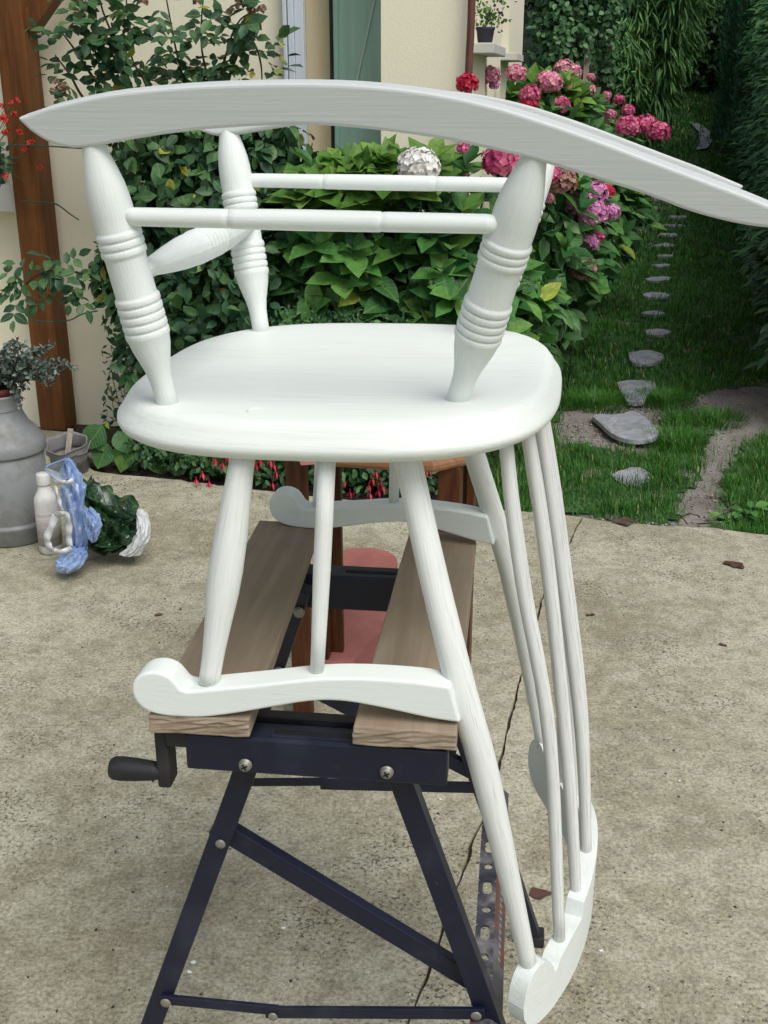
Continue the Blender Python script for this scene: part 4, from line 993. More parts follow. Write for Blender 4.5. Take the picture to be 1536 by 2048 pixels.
# ================================================================= STEPPING STONES, PEBBLES, LITTER
def stone(pts, z=-.006, th=.018, label=None, group='stepping stones across the lawn'):
    W_ = [atz(x, y, z) if y > 540 else ground_hit(x, y) for x, y in pts]
    c_ = sum(W_) / len(W_); P = smooth_path([Vector(w) for w in W_ + [W_[0]]], 4)[:-1]; n = len(P)
    base = gz(c_[1]); dz_ = lambda q: gz(c_[1] + q) - base
    t = thing('stepping_stone', (c_[0], c_[1], base - .02), 0, label, 'stepping stone', group)
    v = [(p.x - c_[0], p.y - c_[1], z + .02 + dz_(p.y - c_[1]) + rng.normal() * .0006) for p in P]; vi = [(a * .93, b_ * .93, z + .0225 + dz_(b_) + .0012 * rng.normal()) for a, b_, _ in v]
    vb = [(a * 1.01, b_ * 1.01, z + .02 - th + dz_(b_)) for a, b_, _ in v]
    f = [(i, (i + 1) % n, n + (i + 1) % n, n + i) for i in range(n)] + [tuple(n + i for i in range(n))] + [(2 * n + i, 2 * n + (i + 1) % n, (i + 1) % n, i) for i in range(n)]
    mesh_obj('slab', v + vi + vb, f, 'slate', t); return W_
STONES = []
STONES.append(stone([(1222, 948), (1245, 940), (1270, 934), (1295, 942), (1302, 955), (1285, 968), (1262, 972), (1235, 962)], z=-.018, label='low slate slab half hidden by grass, nearest the patio'))
STONES.append(stone([(1185, 833), (1192, 828), (1222, 829), (1245, 827), (1268, 822), (1292, 836), (1308, 852), (1317, 866), (1303, 877), (1266, 880), (1234, 872), (1215, 860), (1203, 848)], z=.002, label='large pointed grey slate slab with bare soil round it'))
STONES.append(stone([(1234, 764), (1262, 760), (1305, 762), (1312, 775), (1295, 790), (1287, 802), (1258, 804), (1247, 792), (1238, 776)], label='grey slate slab just behind the large pointed one'))
STONES.append(stone([(1256, 705), (1298, 700), (1328, 709), (1326, 718), (1298, 727), (1264, 724)], label='third pale slate slab counted from the large pointed one'))
for i, (x, y, hw, hh) in enumerate(((1313, 664, 29, 6), (1308, 626, 25, 3.5), (1311, 590, 28, 5), (1318, 558, 28, 4), (1322, 530, 20, 2.2), (1326, 511, 20, 2), (1331, 490, 22, 2.6), (1338, 469, 22, 2.3), (1346, 450, 23, 2.3), (1356, 433, 21, 2.2))):
    pts = [(x + hw * math.cos(a) * (1 + .14 * rng.normal()), y - hh * math.sin(a) * (1 + .12 * rng.normal())) for a in np.linspace(0, 2 * math.pi, 9)[:-1]]
    STONES.append(stone(pts, label=('fourth', 'fifth', 'sixth', 'seventh', 'eighth', 'ninth', 'tenth', 'eleventh', 'twelfth', 'thirteenth')[i] + ' slate slab of the row, counting from the large pointed one'))
sp_ = [ground_hit(x, y) for x, y in [(1376, 243), (1398, 249), (1418, 262), (1425, 282), (1414, 298), (1392, 301), (1400, 284), (1397, 264)]]
fp = mesh_obj('far_path', [(p[0], p[1], p[2] + .012) for p in sp_], [tuple(range(8))], 'slate'); tag(fp, kind='structure')

def pebbles(name, P, r0, r1, mat, kind='stuff', parent=None):
    base = np.array([(1, 0, 0), (-1, 0, 0), (0, 1, 0), (0, -1, 0), (0, 0, .7), (0, 0, -.5)]); F = np.array([(0, 2, 4), (2, 1, 4), (1, 3, 4), (3, 0, 4), (2, 0, 5), (1, 2, 5), (3, 1, 5), (0, 3, 5)])
    n = len(P); r = rng.uniform(r0, r1, n); an = rng.uniform(0, 6.28, n); st_ = rng.uniform(.6, 1.5, n)
    B = np.repeat(base[None], n, 0) * (1 + .2 * rng.normal(size=(n, 6, 1))); x = B[..., 0] * st_[:, None]; y = B[..., 1]
    V = np.stack([x * np.cos(an)[:, None] - y * np.sin(an)[:, None], x * np.sin(an)[:, None] + y * np.cos(an)[:, None], B[..., 2]], -1) * r[:, None, None] + P[:, None]
    o = fast_mesh(name, V.reshape(-1, 3), tris=(F[None] + (np.arange(n) * 6)[:, None, None]).reshape(-1, 3), mat=mat, parent=parent); o['kind'] = kind; return o
allp = []
for poly in DIRT:
    a = np.array(poly); n = 1300
    q = np.stack([rng.uniform(a[:, 0].min(), a[:, 0].max(), n * 2), rng.uniform(a[:, 1].min(), a[:, 1].max(), n * 2)], 1); allp.append(q[inpoly(q[:, 0], q[:, 1], poly)])
q = np.concatenate(allp); pebbles('gravel', np.column_stack([q, np.full(len(q), -.031) + rng.normal(size=len(q)) * .003]), .0018, .0065, 'pebble')
# crumbs on the concrete: more along the bed edge
n = 900; q = np.column_stack([rng.uniform(-1.5, 1.7, n), rng.uniform(1.2, 4.1, n)])
q2 = np.array([EDGE_L[5 + int(k)] for k in rng.integers(0, 9, 260)]) + np.column_stack([rng.normal(size=260) * .12, -np.abs(rng.normal(size=260)) * .10])
q = np.concatenate([q, q2]); ey = np.interp(q[:, 0], [p[0] for p in EDGE_L + EDGE_R[1:]], [p[1] for p in EDGE_L + EDGE_R[1:]]); q = q[q[:, 1] < ey - .02]
pebbles('crumbs', np.column_stack([q, np.full(len(q), .0012)]), .0008, .0032, 'bed_soil')
def drops(px):
    v, f = [], []
    for x, y, r in px:
        c_ = atz(x, y, 0); k = len(v); n = 10
        for j in range(n): a = 2 * math.pi * j / n; rr_ = r * (1 + .25 * rng.normal()); v.append((c_[0] + rr_ * math.cos(a), c_[1] + rr_ * .8 * math.sin(a), .0022))
        v.append((c_[0], c_[1], .0035)); f += [(k + j, k + (j + 1) % n, k + n) for j in range(n)]
    o = mesh_obj('paint_drops', v, f, 'white_seat'); o['kind'] = 'stuff'
drops([(387, 1926, .0045), (379, 1945, .0042), (567, 1858, .004), (505, 1591, .0025), (528, 1589, .002), (882, 1600, .0035), (1203, 1903, .004), (1359, 1563, .0028), (1268, 1160, .003), (1084, 1072, .003), (334, 1775, .002), (760, 1640, .002), (1440, 1700, .002), (820, 1990, .002)])
def litter_leaf(px, py, l, rz, label, mat='dry_leaf'):
    jit = lambda: 1 + .35 * rng.normal()
    p = atz(px, py, 0); t = thing('fallen_leaf', (p[0], p[1], 0), rz, label, 'leaf', 'fallen leaves on the concrete')
    pos = np.array([(-l / 2, 0, .004)]); xs, ws_ = [0, .2, .45, .7, .9, 1], [0.05, .5, .62, .5, .25, 0.02]; v, f = [], []
    for x, w in zip(xs, ws_): v += [(x * l - l / 2, w * l / 2 * jit(), .002 + .22 * l * w * rng.random()), (x * l - l / 2, l * .05 * rng.normal(), .0025 + .05 * l * math.sin(x * 5) ** 2), (x * l - l / 2, -w * l / 2 * jit(), .002 + .30 * l * w * rng.random())]
    for i in range(5): a = i * 3; f += [(a, a + 1, a + 4, a + 3), (a + 1, a + 2, a + 5, a + 4)]
    mesh_obj('blade', v, f, mat, t, smooth=False, var=rng.random() * np.ones(len(v)))
litter_leaf(1468, 1131, .075, -1.0, 'curled mauve fallen leaf on the right part of the patio')
litter_leaf(1181, 1231, .028, .1, 'small red brown leaf scrap right of the back spindles')
litter_leaf(1446, 1291, .026, -.8, 'tiny red brown leaf scrap near the right edge')
litter_leaf(1082, 1790, .045, .1, 'crumpled rust brown leaf beside the low crest rail')
0 and litter_leaf(1052, 1612, .035, .6, 'small dark brown leaf scrap left of the far end of the crest rail')
litter_leaf(318, 1231, .026, .3, 'small orange leaf scrap left of the wooden jaws')
litter_leaf(1250, 1045, .09, .1, 'flat grey brown leaf on the far edge of the patio', 'bark')

# ================================================================= PLANTS
def rand_dirs(n):
    d = rng.normal(size=(n, 3)); return unit(d)
def flower_head(parent, c, r, mat, n=70, ps=.30, flat=.85):
    c = np.array(c, float); pos, dr, nm, var, sc = [], [], [], [], []
    for layer, (rk, nk, pk) in enumerate(((1.0, 1.0, 1.0), (.80, .6, 1.7))):
        if layer and r < .02: break
        d = rand_dirs(int(n * 2.2 * nk)); d = d[d[:, 2] > -.6][:int(n * nk)]
        ctr = c + d * r * rk * np.array([1, 1, flat]) * (1 + .06 * rng.normal(size=(len(d), 1)))
        a = unit(np.cross(d, np.array([.3, .2, 1.0]))); b_ = np.cross(d, a); ph = rng.uniform(0, 1.57, len(d)); fv = rng.random(len(d))
        for k in range(4):
            t = ph + k * math.pi / 2; e = a * np.cos(t)[:, None] + b_ * np.sin(t)[:, None]
            pos.append(ctr); dr.append(e + d * rng.uniform(.1, .4, (len(d), 1))); nm.append(d + e * -.3); var.append(np.clip(fv + rng.normal(size=len(d)) * .08, 0, 1)); sc.append(np.full(len(d), r * ps * pk) * rng.uniform(.8, 1.2, len(d)))
    pos = np.concatenate(pos); sc = np.concatenate(sc)
    return leaf_cloud('flower_head', mat, parent, pos, np.concatenate(dr), np.concatenate(nm), sc, sc * .95, 'petal', np.concatenate(var), tagit=False)
def blob_points(blobs, n, shell=(.75, 1.05), up=-.2, front=.35):
    out, nrm = [], []
    wts = np.array([b_[1][0] * b_[1][2] for b_ in blobs]); wts = wts / wts.sum()
    for (c_, rd), w in zip(blobs, wts):
        k = int(n * w) + 1; d = rand_dirs(k * 4); d = d[(d[:, 2] > up) & (d[:, 1] < front)][:k]
        s_ = rng.uniform(shell[0], shell[1], (len(d), 1)); out.append(np.array(c_) + d * np.array(rd) * s_); nrm.append(unit(d / np.array(rd)))
    return np.concatenate(out), np.concatenate(nrm)
def rosettes(tips, nrm, k, l0, l1, spread=1.1, droop=.25):
    """k leaves in opposite pairs round each shoot tip"""
    pos, dr, nm, Ls = [], [], [], []
    for p, d in zip(tips, nrm):
        ax = unit((d * .6 + np.array([0, -.15, .8]))[None])[0]
        a = unit(np.cross(ax, [.2, 1, .1])[None])[0]; b_ = np.cross(ax, a); ph = rng.uniform(0, 6.28)
        for i in range(k):
            t = ph + i * 1.571 + (i // 4) * .78 + rng.normal() * .15; e = a * math.cos(t) + b_ * math.sin(t)
            tilt = spread * (1 - .45 * (i // 4)); dd = e * math.sin(tilt) + ax * math.cos(tilt); l = rng.uniform(l0, l1) * (1 - .25 * (i // 4))
            pos.append(p - ax * .02 * (1 - (i // 4))); dr.append(dd - np.array([0, 0, droop * .3])); nm.append(ax * 1.0 + e * -.2); Ls.append(l)
    return np.array(pos), np.array(dr), np.array(nm), np.array(Ls)
def hydrangea(name, base, blobs, label, ntip, lsize, nobj=290, mat='hydrangea_leaf', filler=2500, bright=None, k=6, fl=(.08, .13)):
    t = thing(name, (base[0], base[1], -.02), 0, label, 'hydrangea', None); o0 = np.array([base[0], base[1], -.02])
    # dark inside foliage
    p, d = blob_points(blobs, filler, (.35, .85), -.9, 1.0); p = p[p[:, 2] > 0]; n = len(p)
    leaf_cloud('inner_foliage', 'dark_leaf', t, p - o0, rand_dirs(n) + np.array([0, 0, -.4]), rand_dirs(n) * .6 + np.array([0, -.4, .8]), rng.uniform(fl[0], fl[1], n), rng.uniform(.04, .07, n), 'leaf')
    tips, d = blob_points(blobs, ntip); ok = tips[:, 2] > .02; tips, d = tips[ok], d[ok]
    pos, dr, nm, Ls = rosettes(tips, d, k, lsize[0], lsize[1])
    order = np.argsort(pos[:, 1]) if False else rng.permutation(len(pos)); lead, rest = order[:nobj], order[nobj:]
    leaf_objs(t, mat + '_obj', (pos - o0)[lead], dr[lead], nm[lead], Ls[lead], .58)
    if len(rest): leaf_cloud('foliage', mat + '_attr', t, (pos - o0)[rest], dr[rest], nm[rest], Ls[rest], Ls[rest] * .55, 'leaf')
    if bright:
        tb, db = blob_points(bright, int(len(bright) * 16)); pos, dr, nm, Ls = rosettes(tb, db, k, lsize[0] * 1.05, lsize[1] * 1.1, 1.0)
        leaf_cloud('young_foliage', 'hydrangea_bright_attr', t, pos - o0, dr, nm, Ls, Ls * .58, 'leaf')
    # stems
    st_ = []
    for q in tips[rng.permutation(len(tips))[:min(len(tips), 26)]]:
        s0 = np.array([base[0] + rng.normal() * .08, base[1] + rng.normal() * .08, 0]); mid = (s0 + q) / 2 + np.array([0, 0, .05])
        st_.append((smooth_path([s0 - o0, mid - o0, q - o0], 3), .0035))
    tubes('stems', st_, 'stem_green', t, 5)
    return t, o0
def heads(t, o0, L_):
    for x, y, r, Y, col in L_:
        p = aty(x, y, Y); dep = Y * cp + (CAM_H - p[2]) * sp; rm = r * (1.14 if r < 30 else 1.0) * dep / FPX
        h_ = flower_head(t, p - o0, rm, 'petal_' + col, n=int(min(150, 60 + r * 2.2)), ps=.21 if r > 15 else .32)
HA, oA = hydrangea('hydrangea', (.12, 4.22), [((-.17, 4.20, .66), (.30, .26, .52)), ((.20, 4.18, .62), (.33, .28, .52)), ((.42, 4.28, .50), (.20, .24, .38)), ((.05, 4.05, .40), (.36, .20, .33))],
                   'broad leaved hydrangea with a single white flower head, right behind the chair', 150, (.10, .155),
                   bright=[((-.15, 4.1, 1.02), (.22, .16, .14)), ((.05, 4.1, 1.06), (.18, .14, .12))])
heads(HA, oA, [(838, 333, 40, 3.86, 'white'), (1008, 320, 41, 4.02, 'magenta'), (926, 297, 10, 4.0, 'magenta'), (935, 168, 19, 4.40, 'red')])
tubes('flower_stalk', [([aty(935, 172, 4.40) - oA, aty(938, 260, 4.32) - oA], .004), ([aty(838, 345, 3.9) - oA, aty(845, 480, 4.05) - oA], .004)], 'stem_green', HA, 6)
HB, oB = hydrangea('hydrangea', (.72, 5.45), [((.70, 5.2, .62), (.22, .38, .52)), ((.86, 5.6, .60), (.24, .40, .55)), ((1.0, 6.2, .70), (.36, .40, .52))],
                   'hydrangea with mauve and faded heads drooping over the lawn edge', 120, (.10, .14), filler=2200)
heads(HB, oB, [(1122, 364, 28, 4.85, 'faded'), (1098, 350, 20, 4.8, 'magenta'), (1155, 405, 26, 5.2, 'mauve'), (1188, 388, 24, 5.35, 'mauve'), (1184, 428, 26, 5.15, 'mauve'), (1222, 424, 15, 5.3, 'mauve'), (1212, 385, 14, 5.5, 'red'),
               (1180, 486, 17, 5.2, 'mauve'), (1140, 490, 12, 5.1, 'magenta'), (1165, 538, 24, 5.1, 'faded'), (1096, 397, 10, 5.0, 'pink'), (1198, 470, 10, 5.3, 'magenta'),
               (1257, 254, 21, 5.85, 'magenta'), (1291, 251, 20, 5.95, 'magenta'), (1317, 264, 20, 5.85, 'magenta')])
HC, oC = hydrangea('hydrangea', (1.05, 7.0), [((.86, 6.3, .80), (.28, .4, .58)), ((1.0, 7.0, .86), (.34, .5, .62)), ((1.35, 7.6, .66), (.40, .5, .58))],
                   'tall hydrangea with many pink heads beside the far windows of the house', 120, (.11, .15), filler=2200,
                   bright=[((.95, 6.9, 1.32), (.26, .2, .12))])
heads(HC, oC, [(980, 152, 18, 5.35, 'pink'), (1033, 147, 17, 5.9, 'pink'), (988, 170, 8, 5.4, 'mauve'), (1098, 165, 22, 6.3, 'pink'), (1060, 190, 18, 6.0, 'magenta'), (1058, 206, 16, 6.0, 'red'), (1128, 138, 17, 6.9, 'pink'), (1145, 145, 16, 6.9, 'pink'), (1147, 160, 11, 6.9, 'pink'),
               (1137, 181, 15, 6.8, 'magenta'), (1155, 177, 13, 6.8, 'pink'), (1122, 212, 15, 6.6, 'magenta'), (1180, 180, 10, 6.8, 'pink'), (1213, 192, 8, 7.1, 'pink'), (1238, 200, 9, 7.2, 'magenta'), (1256, 222, 11, 7.1, 'magenta'), (1222, 229, 9, 7.0, 'pink'), (1182, 155, 7, 7.2, 'pink')])

# climbing rose against the wall, with a dense lower part
RO = (-1.02, 4.48, -.02); o0 = np.array(RO)
rose = thing('climbing_rose', RO, 0, 'climbing rose with spent flowers trained on the cream wall, leafy down to the bed', 'rose')
stems_px = [[(300, 900, 4.5), (262, 520, 4.5), (228, 260, 4.45), (196, 120, 4.42), (168, 40, 4.4), (150, -60, 4.4)],
            [(310, 900, 4.5), (300, 520, 4.5), (285, 260, 4.45), (240, 110, 4.4), (205, 20, 4.4), (190, -50, 4.4)],
            [(330, 900, 4.5), (350, 520, 4.5), (300, 200, 4.42), (262, 110, 4.38), (250, -50, 4.35)],
            [(350, 900, 4.5), (380, 420, 4.5), (372, 200, 4.45), (350, 90, 4.4), (322, -60, 4.4)],
            [(360, 900, 4.5), (420, 420, 4.5), (420, 200, 4.45), (402, 80, 4.4), (412, -60, 4.4)],
            [(370, 900, 4.5), (440, 420, 4.5), (435, 200, 4.4), (455, 100, 4.38), (480, 40, 4.36), (524, 18, 4.36)],
            [(455, 420, 4.5), (450, 200, 4.42), (490, 80, 4.38), (512, 95, 4.37), (522, 130, 4.37), (524, 162, 4.37)],
            [(300, 640, 4.45), (235, 580, 4.35), (165, 548, 4.25), (100, 540, 4.2), (55, 565, 4.2), (30, 600, 4.2)],
            [(235, 260, 4.45), (170, 200, 4.4), (140, 150, 4.38), (110, 110, 4.36)], [(260, 250, 4.45), (190, 160, 4.4), (150, 100, 4.38), (120, 60, 4.36)]]
paths = [[Vector(aty(x, y, Y)) for x, y, Y in s_] for s_ in stems_px]
tubes('stems', [(smooth_path([p - Vector(RO) for p in P], 5), [float(a) for a in np.linspace(.0075, .0022, (len(P) - 1) * 5 + 1)]) for P in paths], 'stem_brown', rose, 6)
pos, dr, nm, Ls = [], [], [], []
def compound(p, d, l):
    """five leaflets on a short rachis"""
    d = unit(np.array(d)[None])[0]; up = np.array([0.1, -.55, .8]) + rng.normal(size=3) * .3; side = unit(np.cross(up, d)[None])[0]
    for (s_, sd) in ((.35, 1), (.35, -1), (.75, 1), (.75, -1), (1.05, 0)):
        pos.append(p + d * l * 1.7 * s_); dr.append(d * (1 if sd == 0 else .45) + side * sd * .9 + np.array([0, 0, -.25])); nm.append(up + rng.normal(size=3) * .25); Ls.append(l * rng.uniform(.75, 1.1))
for si, P in enumerate(paths):
    SP = smooth_path(P, 8); 
    dens = .50 if si < 7 else .45
    for i, p in enumerate(SP):
        px_y = p.z
        if p.z < 1.1 and si < 7: continue
        if rng.random() < dens:
            a = rng.uniform(-1, 1); compound(np.array(p), (a, -.4 * rng.random(), rng.uniform(-.2, .5)), rng.uniform(.048, .072) * (1 if si != 7 else .95))
# twiggy mass between the stems, denser to the left and below
for _ in range(34):
    x = rng.triangular(140, 310, 470); y = rng.triangular(-20, 190, 215); compound(aty(x, y, rng.uniform(4.32, 4.55)), (rng.uniform(-1, 1), -.3, rng.uniform(-.4, .5)), rng.uniform(.048, .070))
for _ in range(9): compound(aty(rng.uniform(20, 215), rng.uniform(535, 585), 4.2), (rng.uniform(-1, .3), -.2, -.5), .05)
pos = np.array(pos); dr = np.array(dr); nm = np.array(nm); Ls = np.array(Ls); o_ = rng.permutation(len(pos))
leaf_objs(rose, 'rose_leaf_obj', (pos - o0)[o_[:220]], dr[o_[:220]], nm[o_[:220]], Ls[o_[:220]], .62)
leaf_cloud('foliage', 'rose_leaf_attr', rose, (pos - o0)[o_[220:]], dr[o_[220:]], nm[o_[220:]], Ls[o_[220:]], Ls[o_[220:]] * .6)
wf = [(480, 12), (476, 4), (503, 20), (524, 18), (505, 30), (462, 24), (390, 2), (500, 52), (112, 165), (120, 178), (128, 172), (108, 182), (132, 186), (118, 192), (162, 2), (288, 3)]
for x, y in wf: flower_head(rose, aty(x, y, 4.33) - o0, .013, 'withered_flower', 12, .7).name = 'spent_flower'
# lower rose thicket
def thicket(name, base, blobs, label, cat, mat, nleaf, lsz, inner, nobj, w=.6, kd='leaf', outk=(.8, 1.08)):
    t = thing(name, (base[0], base[1], -.02), 0, label, cat); q0 = np.array([base[0], base[1], -.02])
    p, d = blob_points(blobs, inner, (.2, .85), -1, 1); ok = p[:, 2] > 0; p, d = p[ok], d[ok]; n = len(p)
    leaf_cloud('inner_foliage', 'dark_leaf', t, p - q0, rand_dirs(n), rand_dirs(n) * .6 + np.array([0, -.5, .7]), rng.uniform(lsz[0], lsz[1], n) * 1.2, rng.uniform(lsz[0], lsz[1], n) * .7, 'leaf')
    p, d = blob_points(blobs, nleaf, outk, -.5, .5); ok = p[:, 2] > .01; p, d = p[ok], d[ok]; n = len(p)
    dr_ = rand_dirs(n) * .8 + np.array([0, -.25, -.45]); nm_ = d + np.array([0, -.3, .6]) + rng.normal(size=(n, 3)) * .3; Ls_ = rng.uniform(lsz[0], lsz[1], n)
    if nobj: leaf_objs(t, mat + '_obj', (p - q0)[:nobj], dr_[:nobj], nm_[:nobj], Ls_[:nobj], w)
    leaf_cloud('foliage', (mat + '_attr') if nobj or (mat + '_attr') in MAT else mat, t, (p - q0)[nobj:], dr_[nobj:], nm_[nobj:], Ls_[nobj:], Ls_[nobj:] * w, kd)
    return t, q0
def bl(px, py, Y, rx, ry, rz): p = aty(px, py, Y); return ((p[0], p[1], p[2]), (rx, ry, rz))
tk, qk = thicket('rose_bush', (-.75, 4.3), [bl(330, 400, 4.3, .22, .2, .30), bl(440, 430, 4.3, .26, .2, .36), bl(540, 420, 4.35, .2, .18, .38), bl(310, 560, 4.3, .20, .2, .28), bl(430, 620, 4.2, .26, .2, .36), bl(310, 720, 4.3, .14, .16, .22), bl(530, 590, 4.15, .22, .18, .28), bl(420, 300, 4.35, .28, .18, .16), bl(245, 560, 4.32, .10, .1, .18), bl(280, 480, 4.35, .12, .1, .15)],
                 'dense dark leafy rose bush filling the bed below the climbing rose', 'bush', 'rose_leaf', 2300, (.048, .075), 4200, 290)
# low spreading cover along the bed edge, behind and under the seat
tk2, qk2 = thicket('fuchsia', (-.35, 4.12), [bl(430, 905, 4.12, .2, .12, .10), bl(540, 930, 4.08, .16, .12, .10), bl(700, 945, 4.0, .22, .14, .12), bl(840, 930, 3.98, .2, .14, .14), bl(930, 940, 3.95, .06, .1, .12), bl(330, 900, 4.2, .16, .12, .09)],
                   'low fuchsia with hanging red flowers along the bed edge, seen under the seat', 'fuchsia', 'fern_leaf', 900, (.022, .036), 2600, 0)
def fuchsia_flower(p, s=.034):
    v, f = [], []; tp__ = []
    P = [p + np.array([0, 0, 0]), p + np.array([.0, 0, -s * .35])]
    ps, dd, nn, ll, ww = [], [], [], [], []
    for k in range(4):
        a = k * 1.571 + .4; e = np.array([math.cos(a), math.sin(a), 0]); ps.append(p + np.array([0, 0, -s * .3])); dd.append(e * .55 + np.array([0, 0, -.9])); nn.append(e); ll.append(s * .85); ww.append(s * .24)
        ps.append(p); dd.append(np.array([0, 0, -1.0]) + e * .05); nn.append(e); ll.append(s * .4); ww.append(s * .13)
    ps.append(p); dd.append(np.array([0.05, 0, -1.0])); nn.append(np.array([0, 1, 0])); ll.append(s * 1.5); ww.append(s * .05)
    o = leaf_cloud('flower', 'petal_red', tk2, np.array(ps) - qk2, np.array(dd), np.array(nn), np.array(ll), np.array(ww), 'small', tagit=False)
for x, y in ((430, 920), (445, 928), (456, 915), (468, 930), (480, 922), (500, 922), (512, 930), (520, 920), (540, 922), (548, 930), (392, 960), (418, 965), (405, 948), (672, 940), (678, 952), (688, 962), (712, 982), (738, 972), (745, 958), (752, 945), (757, 982), (762, 965), (766, 975), (740, 988), (852, 940), (860, 946), (849, 930), (925, 925), (930, 935), (545, 968), (700, 985), (552, 945)):
    fuchsia_flower(aty(x, y - 8, (3.93 if x > 600 else 4.0) - .04), .036)
# feathery low plant at the foot of the hydrangea
thicket('feathery_shrub', (-.2, 3.98), [bl(600, 640, 3.98, .12, .12, .06), bl(690, 640, 3.98, .16, .12, .055), bl(770, 650, 3.96, .1, .1, .06), bl(640, 760, 4.0, .3, .2, .25)],
        'small feathery pale green shrub at the foot of the white hydrangea', 'shrub', 'fern_leaf', 1500, (.018, .032), 1500, 0, .35)
# large ivy-like leaves low on the left
bigl = thing('broad_leaf_plant', (-1.12, 4.38, -.02), 0, 'low plant with large dark heart shaped leaves between the post and the seat', 'plant')
pp_ = [(205, 868, .13), (235, 880, .11), (262, 900, .14), (215, 905, .12), (330, 905, .12), (300, 920, .12), (352, 925, .11), (185, 880, .10), (250, 925, .09)]
P_ = np.array([aty(x, y - 18, 4.22) for x, y, l in pp_]); n = len(P_)
leaf_objs(bigl, 'hydrangea_leaf_obj', P_ - np.array([-1.12, 4.38, -.02]), np.column_stack([rng.uniform(-.7, .7, n), np.full(n, -.5), np.full(n, -.75)]), np.column_stack([rng.uniform(-.2, .2, n), np.full(n, -.75), np.full(n, .6)]), np.array([l for _, _, l in pp_]) * .9, .85)
tubes('stems', [([Vector((0, 0, 0)), Vector(p - np.array([-1.12, 4.38, -.02]))], .003) for p in P_], 'stem_green', bigl, 5)
# thin weeds with small pale flowers below the rose
dz = thing('daisy_weed', (-1.0, 4.42, -.02), 0, 'spindly weed with a few tiny pale flowers left of the seat', 'weed'); q0 = np.array([-1.0, 4.42, -.02])
fl_ = [(258, 712), (232, 728), (220, 725), (262, 738), (275, 738), (258, 758), (222, 772), (248, 780), (240, 700)]
tubes('stems', [(smooth_path([Vector((rng.normal() * .03, 0, 0)), Vector(aty(x + 12, y + 60, 4.35) - q0), Vector(aty(x, y, 4.3) - q0)], 3), .0015) for x, y in fl_], 'stem_brown', dz, 4)
for x, y in fl_: flower_head(dz, aty(x, y, 4.3) - q0, .007, 'petal_white', 7, .9).name = 'flower'
n = 260; P_ = np.array([aty(rng.uniform(205, 300), rng.uniform(640, 880), rng.uniform(4.3, 4.5)) for _ in range(n)])
leaf_cloud('foliage', 'rose_leaf_attr', dz, P_ - q0, rand_dirs(n), rand_dirs(n) + np.array([0, -.4, .5]), rng.uniform(.02, .045, n), rng.uniform(.012, .025, n))
# bed soil
bs = mesh_obj('flower_bed', [(-1.5, 4.55, -.03), (-1.15, 4.1, -.03), (-.4, 3.85, -.03), (.35, 3.7, -.03), (.55, 4.3, -.03), (1.05, 6.2, -.02), (1.5, 8.6, -.02), (.9, 8.6, -.02), (.2, 5.2, -.02), (-1.5, 5.2, -.02)], [tuple(range(10))], 'bed_soil')
tag(bs, kind='structure')
n = 900; q = np.column_stack([rng.uniform(-1.3, .5, n), rng.uniform(3.75, 4.5, n)]); ey = np.interp(q[:, 0], [p[0] for p in EDGE_L], [p[1] for p in EDGE_L]); q = q[q[:, 1] > ey + .01]
pebbles('bed_crumbs', np.column_stack([q, np.full(len(q), -.024)]), .003, .014, 'bed_soil')

# silvery plant in the churn
sl_ = thing('silver_plant', (CH_XY[0], CH_XY[1], CH_TOP - .07), 0, 'silvery grey small leaved plant growing out of the milk churn', 'plant'); q0 = np.array([CH_XY[0], CH_XY[1], CH_TOP - .07])
lathe('pot', [(.05, .0), (.06, .07), (.066, .078), (.066, .095), (.06, .095), (.055, .08), (.0001, .08)], 'red_plastic', sl_, 28)
sprigs = []
for tx, ty in [(35, 685), (5, 705), (48, 693), (98, 692), (82, 705), (120, 725), (145, 733), (105, 730), (60, 720), (25, 720), (-20, 710), (70, 735), (95, 745), (118, 748), (45, 735), (10, 740), (-25, 745), (75, 755), (100, 760), (55, 765), (30, 760), (0, 765), (40, 790), (20, 795), (48, 812), (65, 750), (85, 728), (15, 727), (112, 738), (-40, 730)]:
    for _ in range(2):
        e = aty(tx + rng.normal() * 5, ty + rng.normal() * 5, CH_XY[1] + rng.uniform(-.10, .06)); s0 = q0 + np.array([rng.normal() * .02, rng.normal() * .02, .085]); mid = (s0 + e) / 2 + np.array([0, 0, .035 if ty < 770 else .05])
        sprigs.append(smooth_path([Vector(s0 - q0), Vector(mid - q0), Vector(e - q0)], 9))
tubes('stems', [(P, .0012) for P in sprigs], 'stem_brown', sl_, 4)
pos, dr = [], []
for P in sprigs:
    for p in P[4:]:
        for _ in range(3): pos.append(np.array(p) + rng.normal(size=3) * .004); dr.append(rand_dirs(1)[0])
pos = np.array(pos); dr = np.array(dr); n = len(pos); leaf_cloud('foliage', 'silver_leaf', sl_, pos, dr, rand_dirs(n) + np.array([0, -.3, .8]), rng.uniform(.012, .020, n), rng.uniform(.008, .012, n), 'leaf')
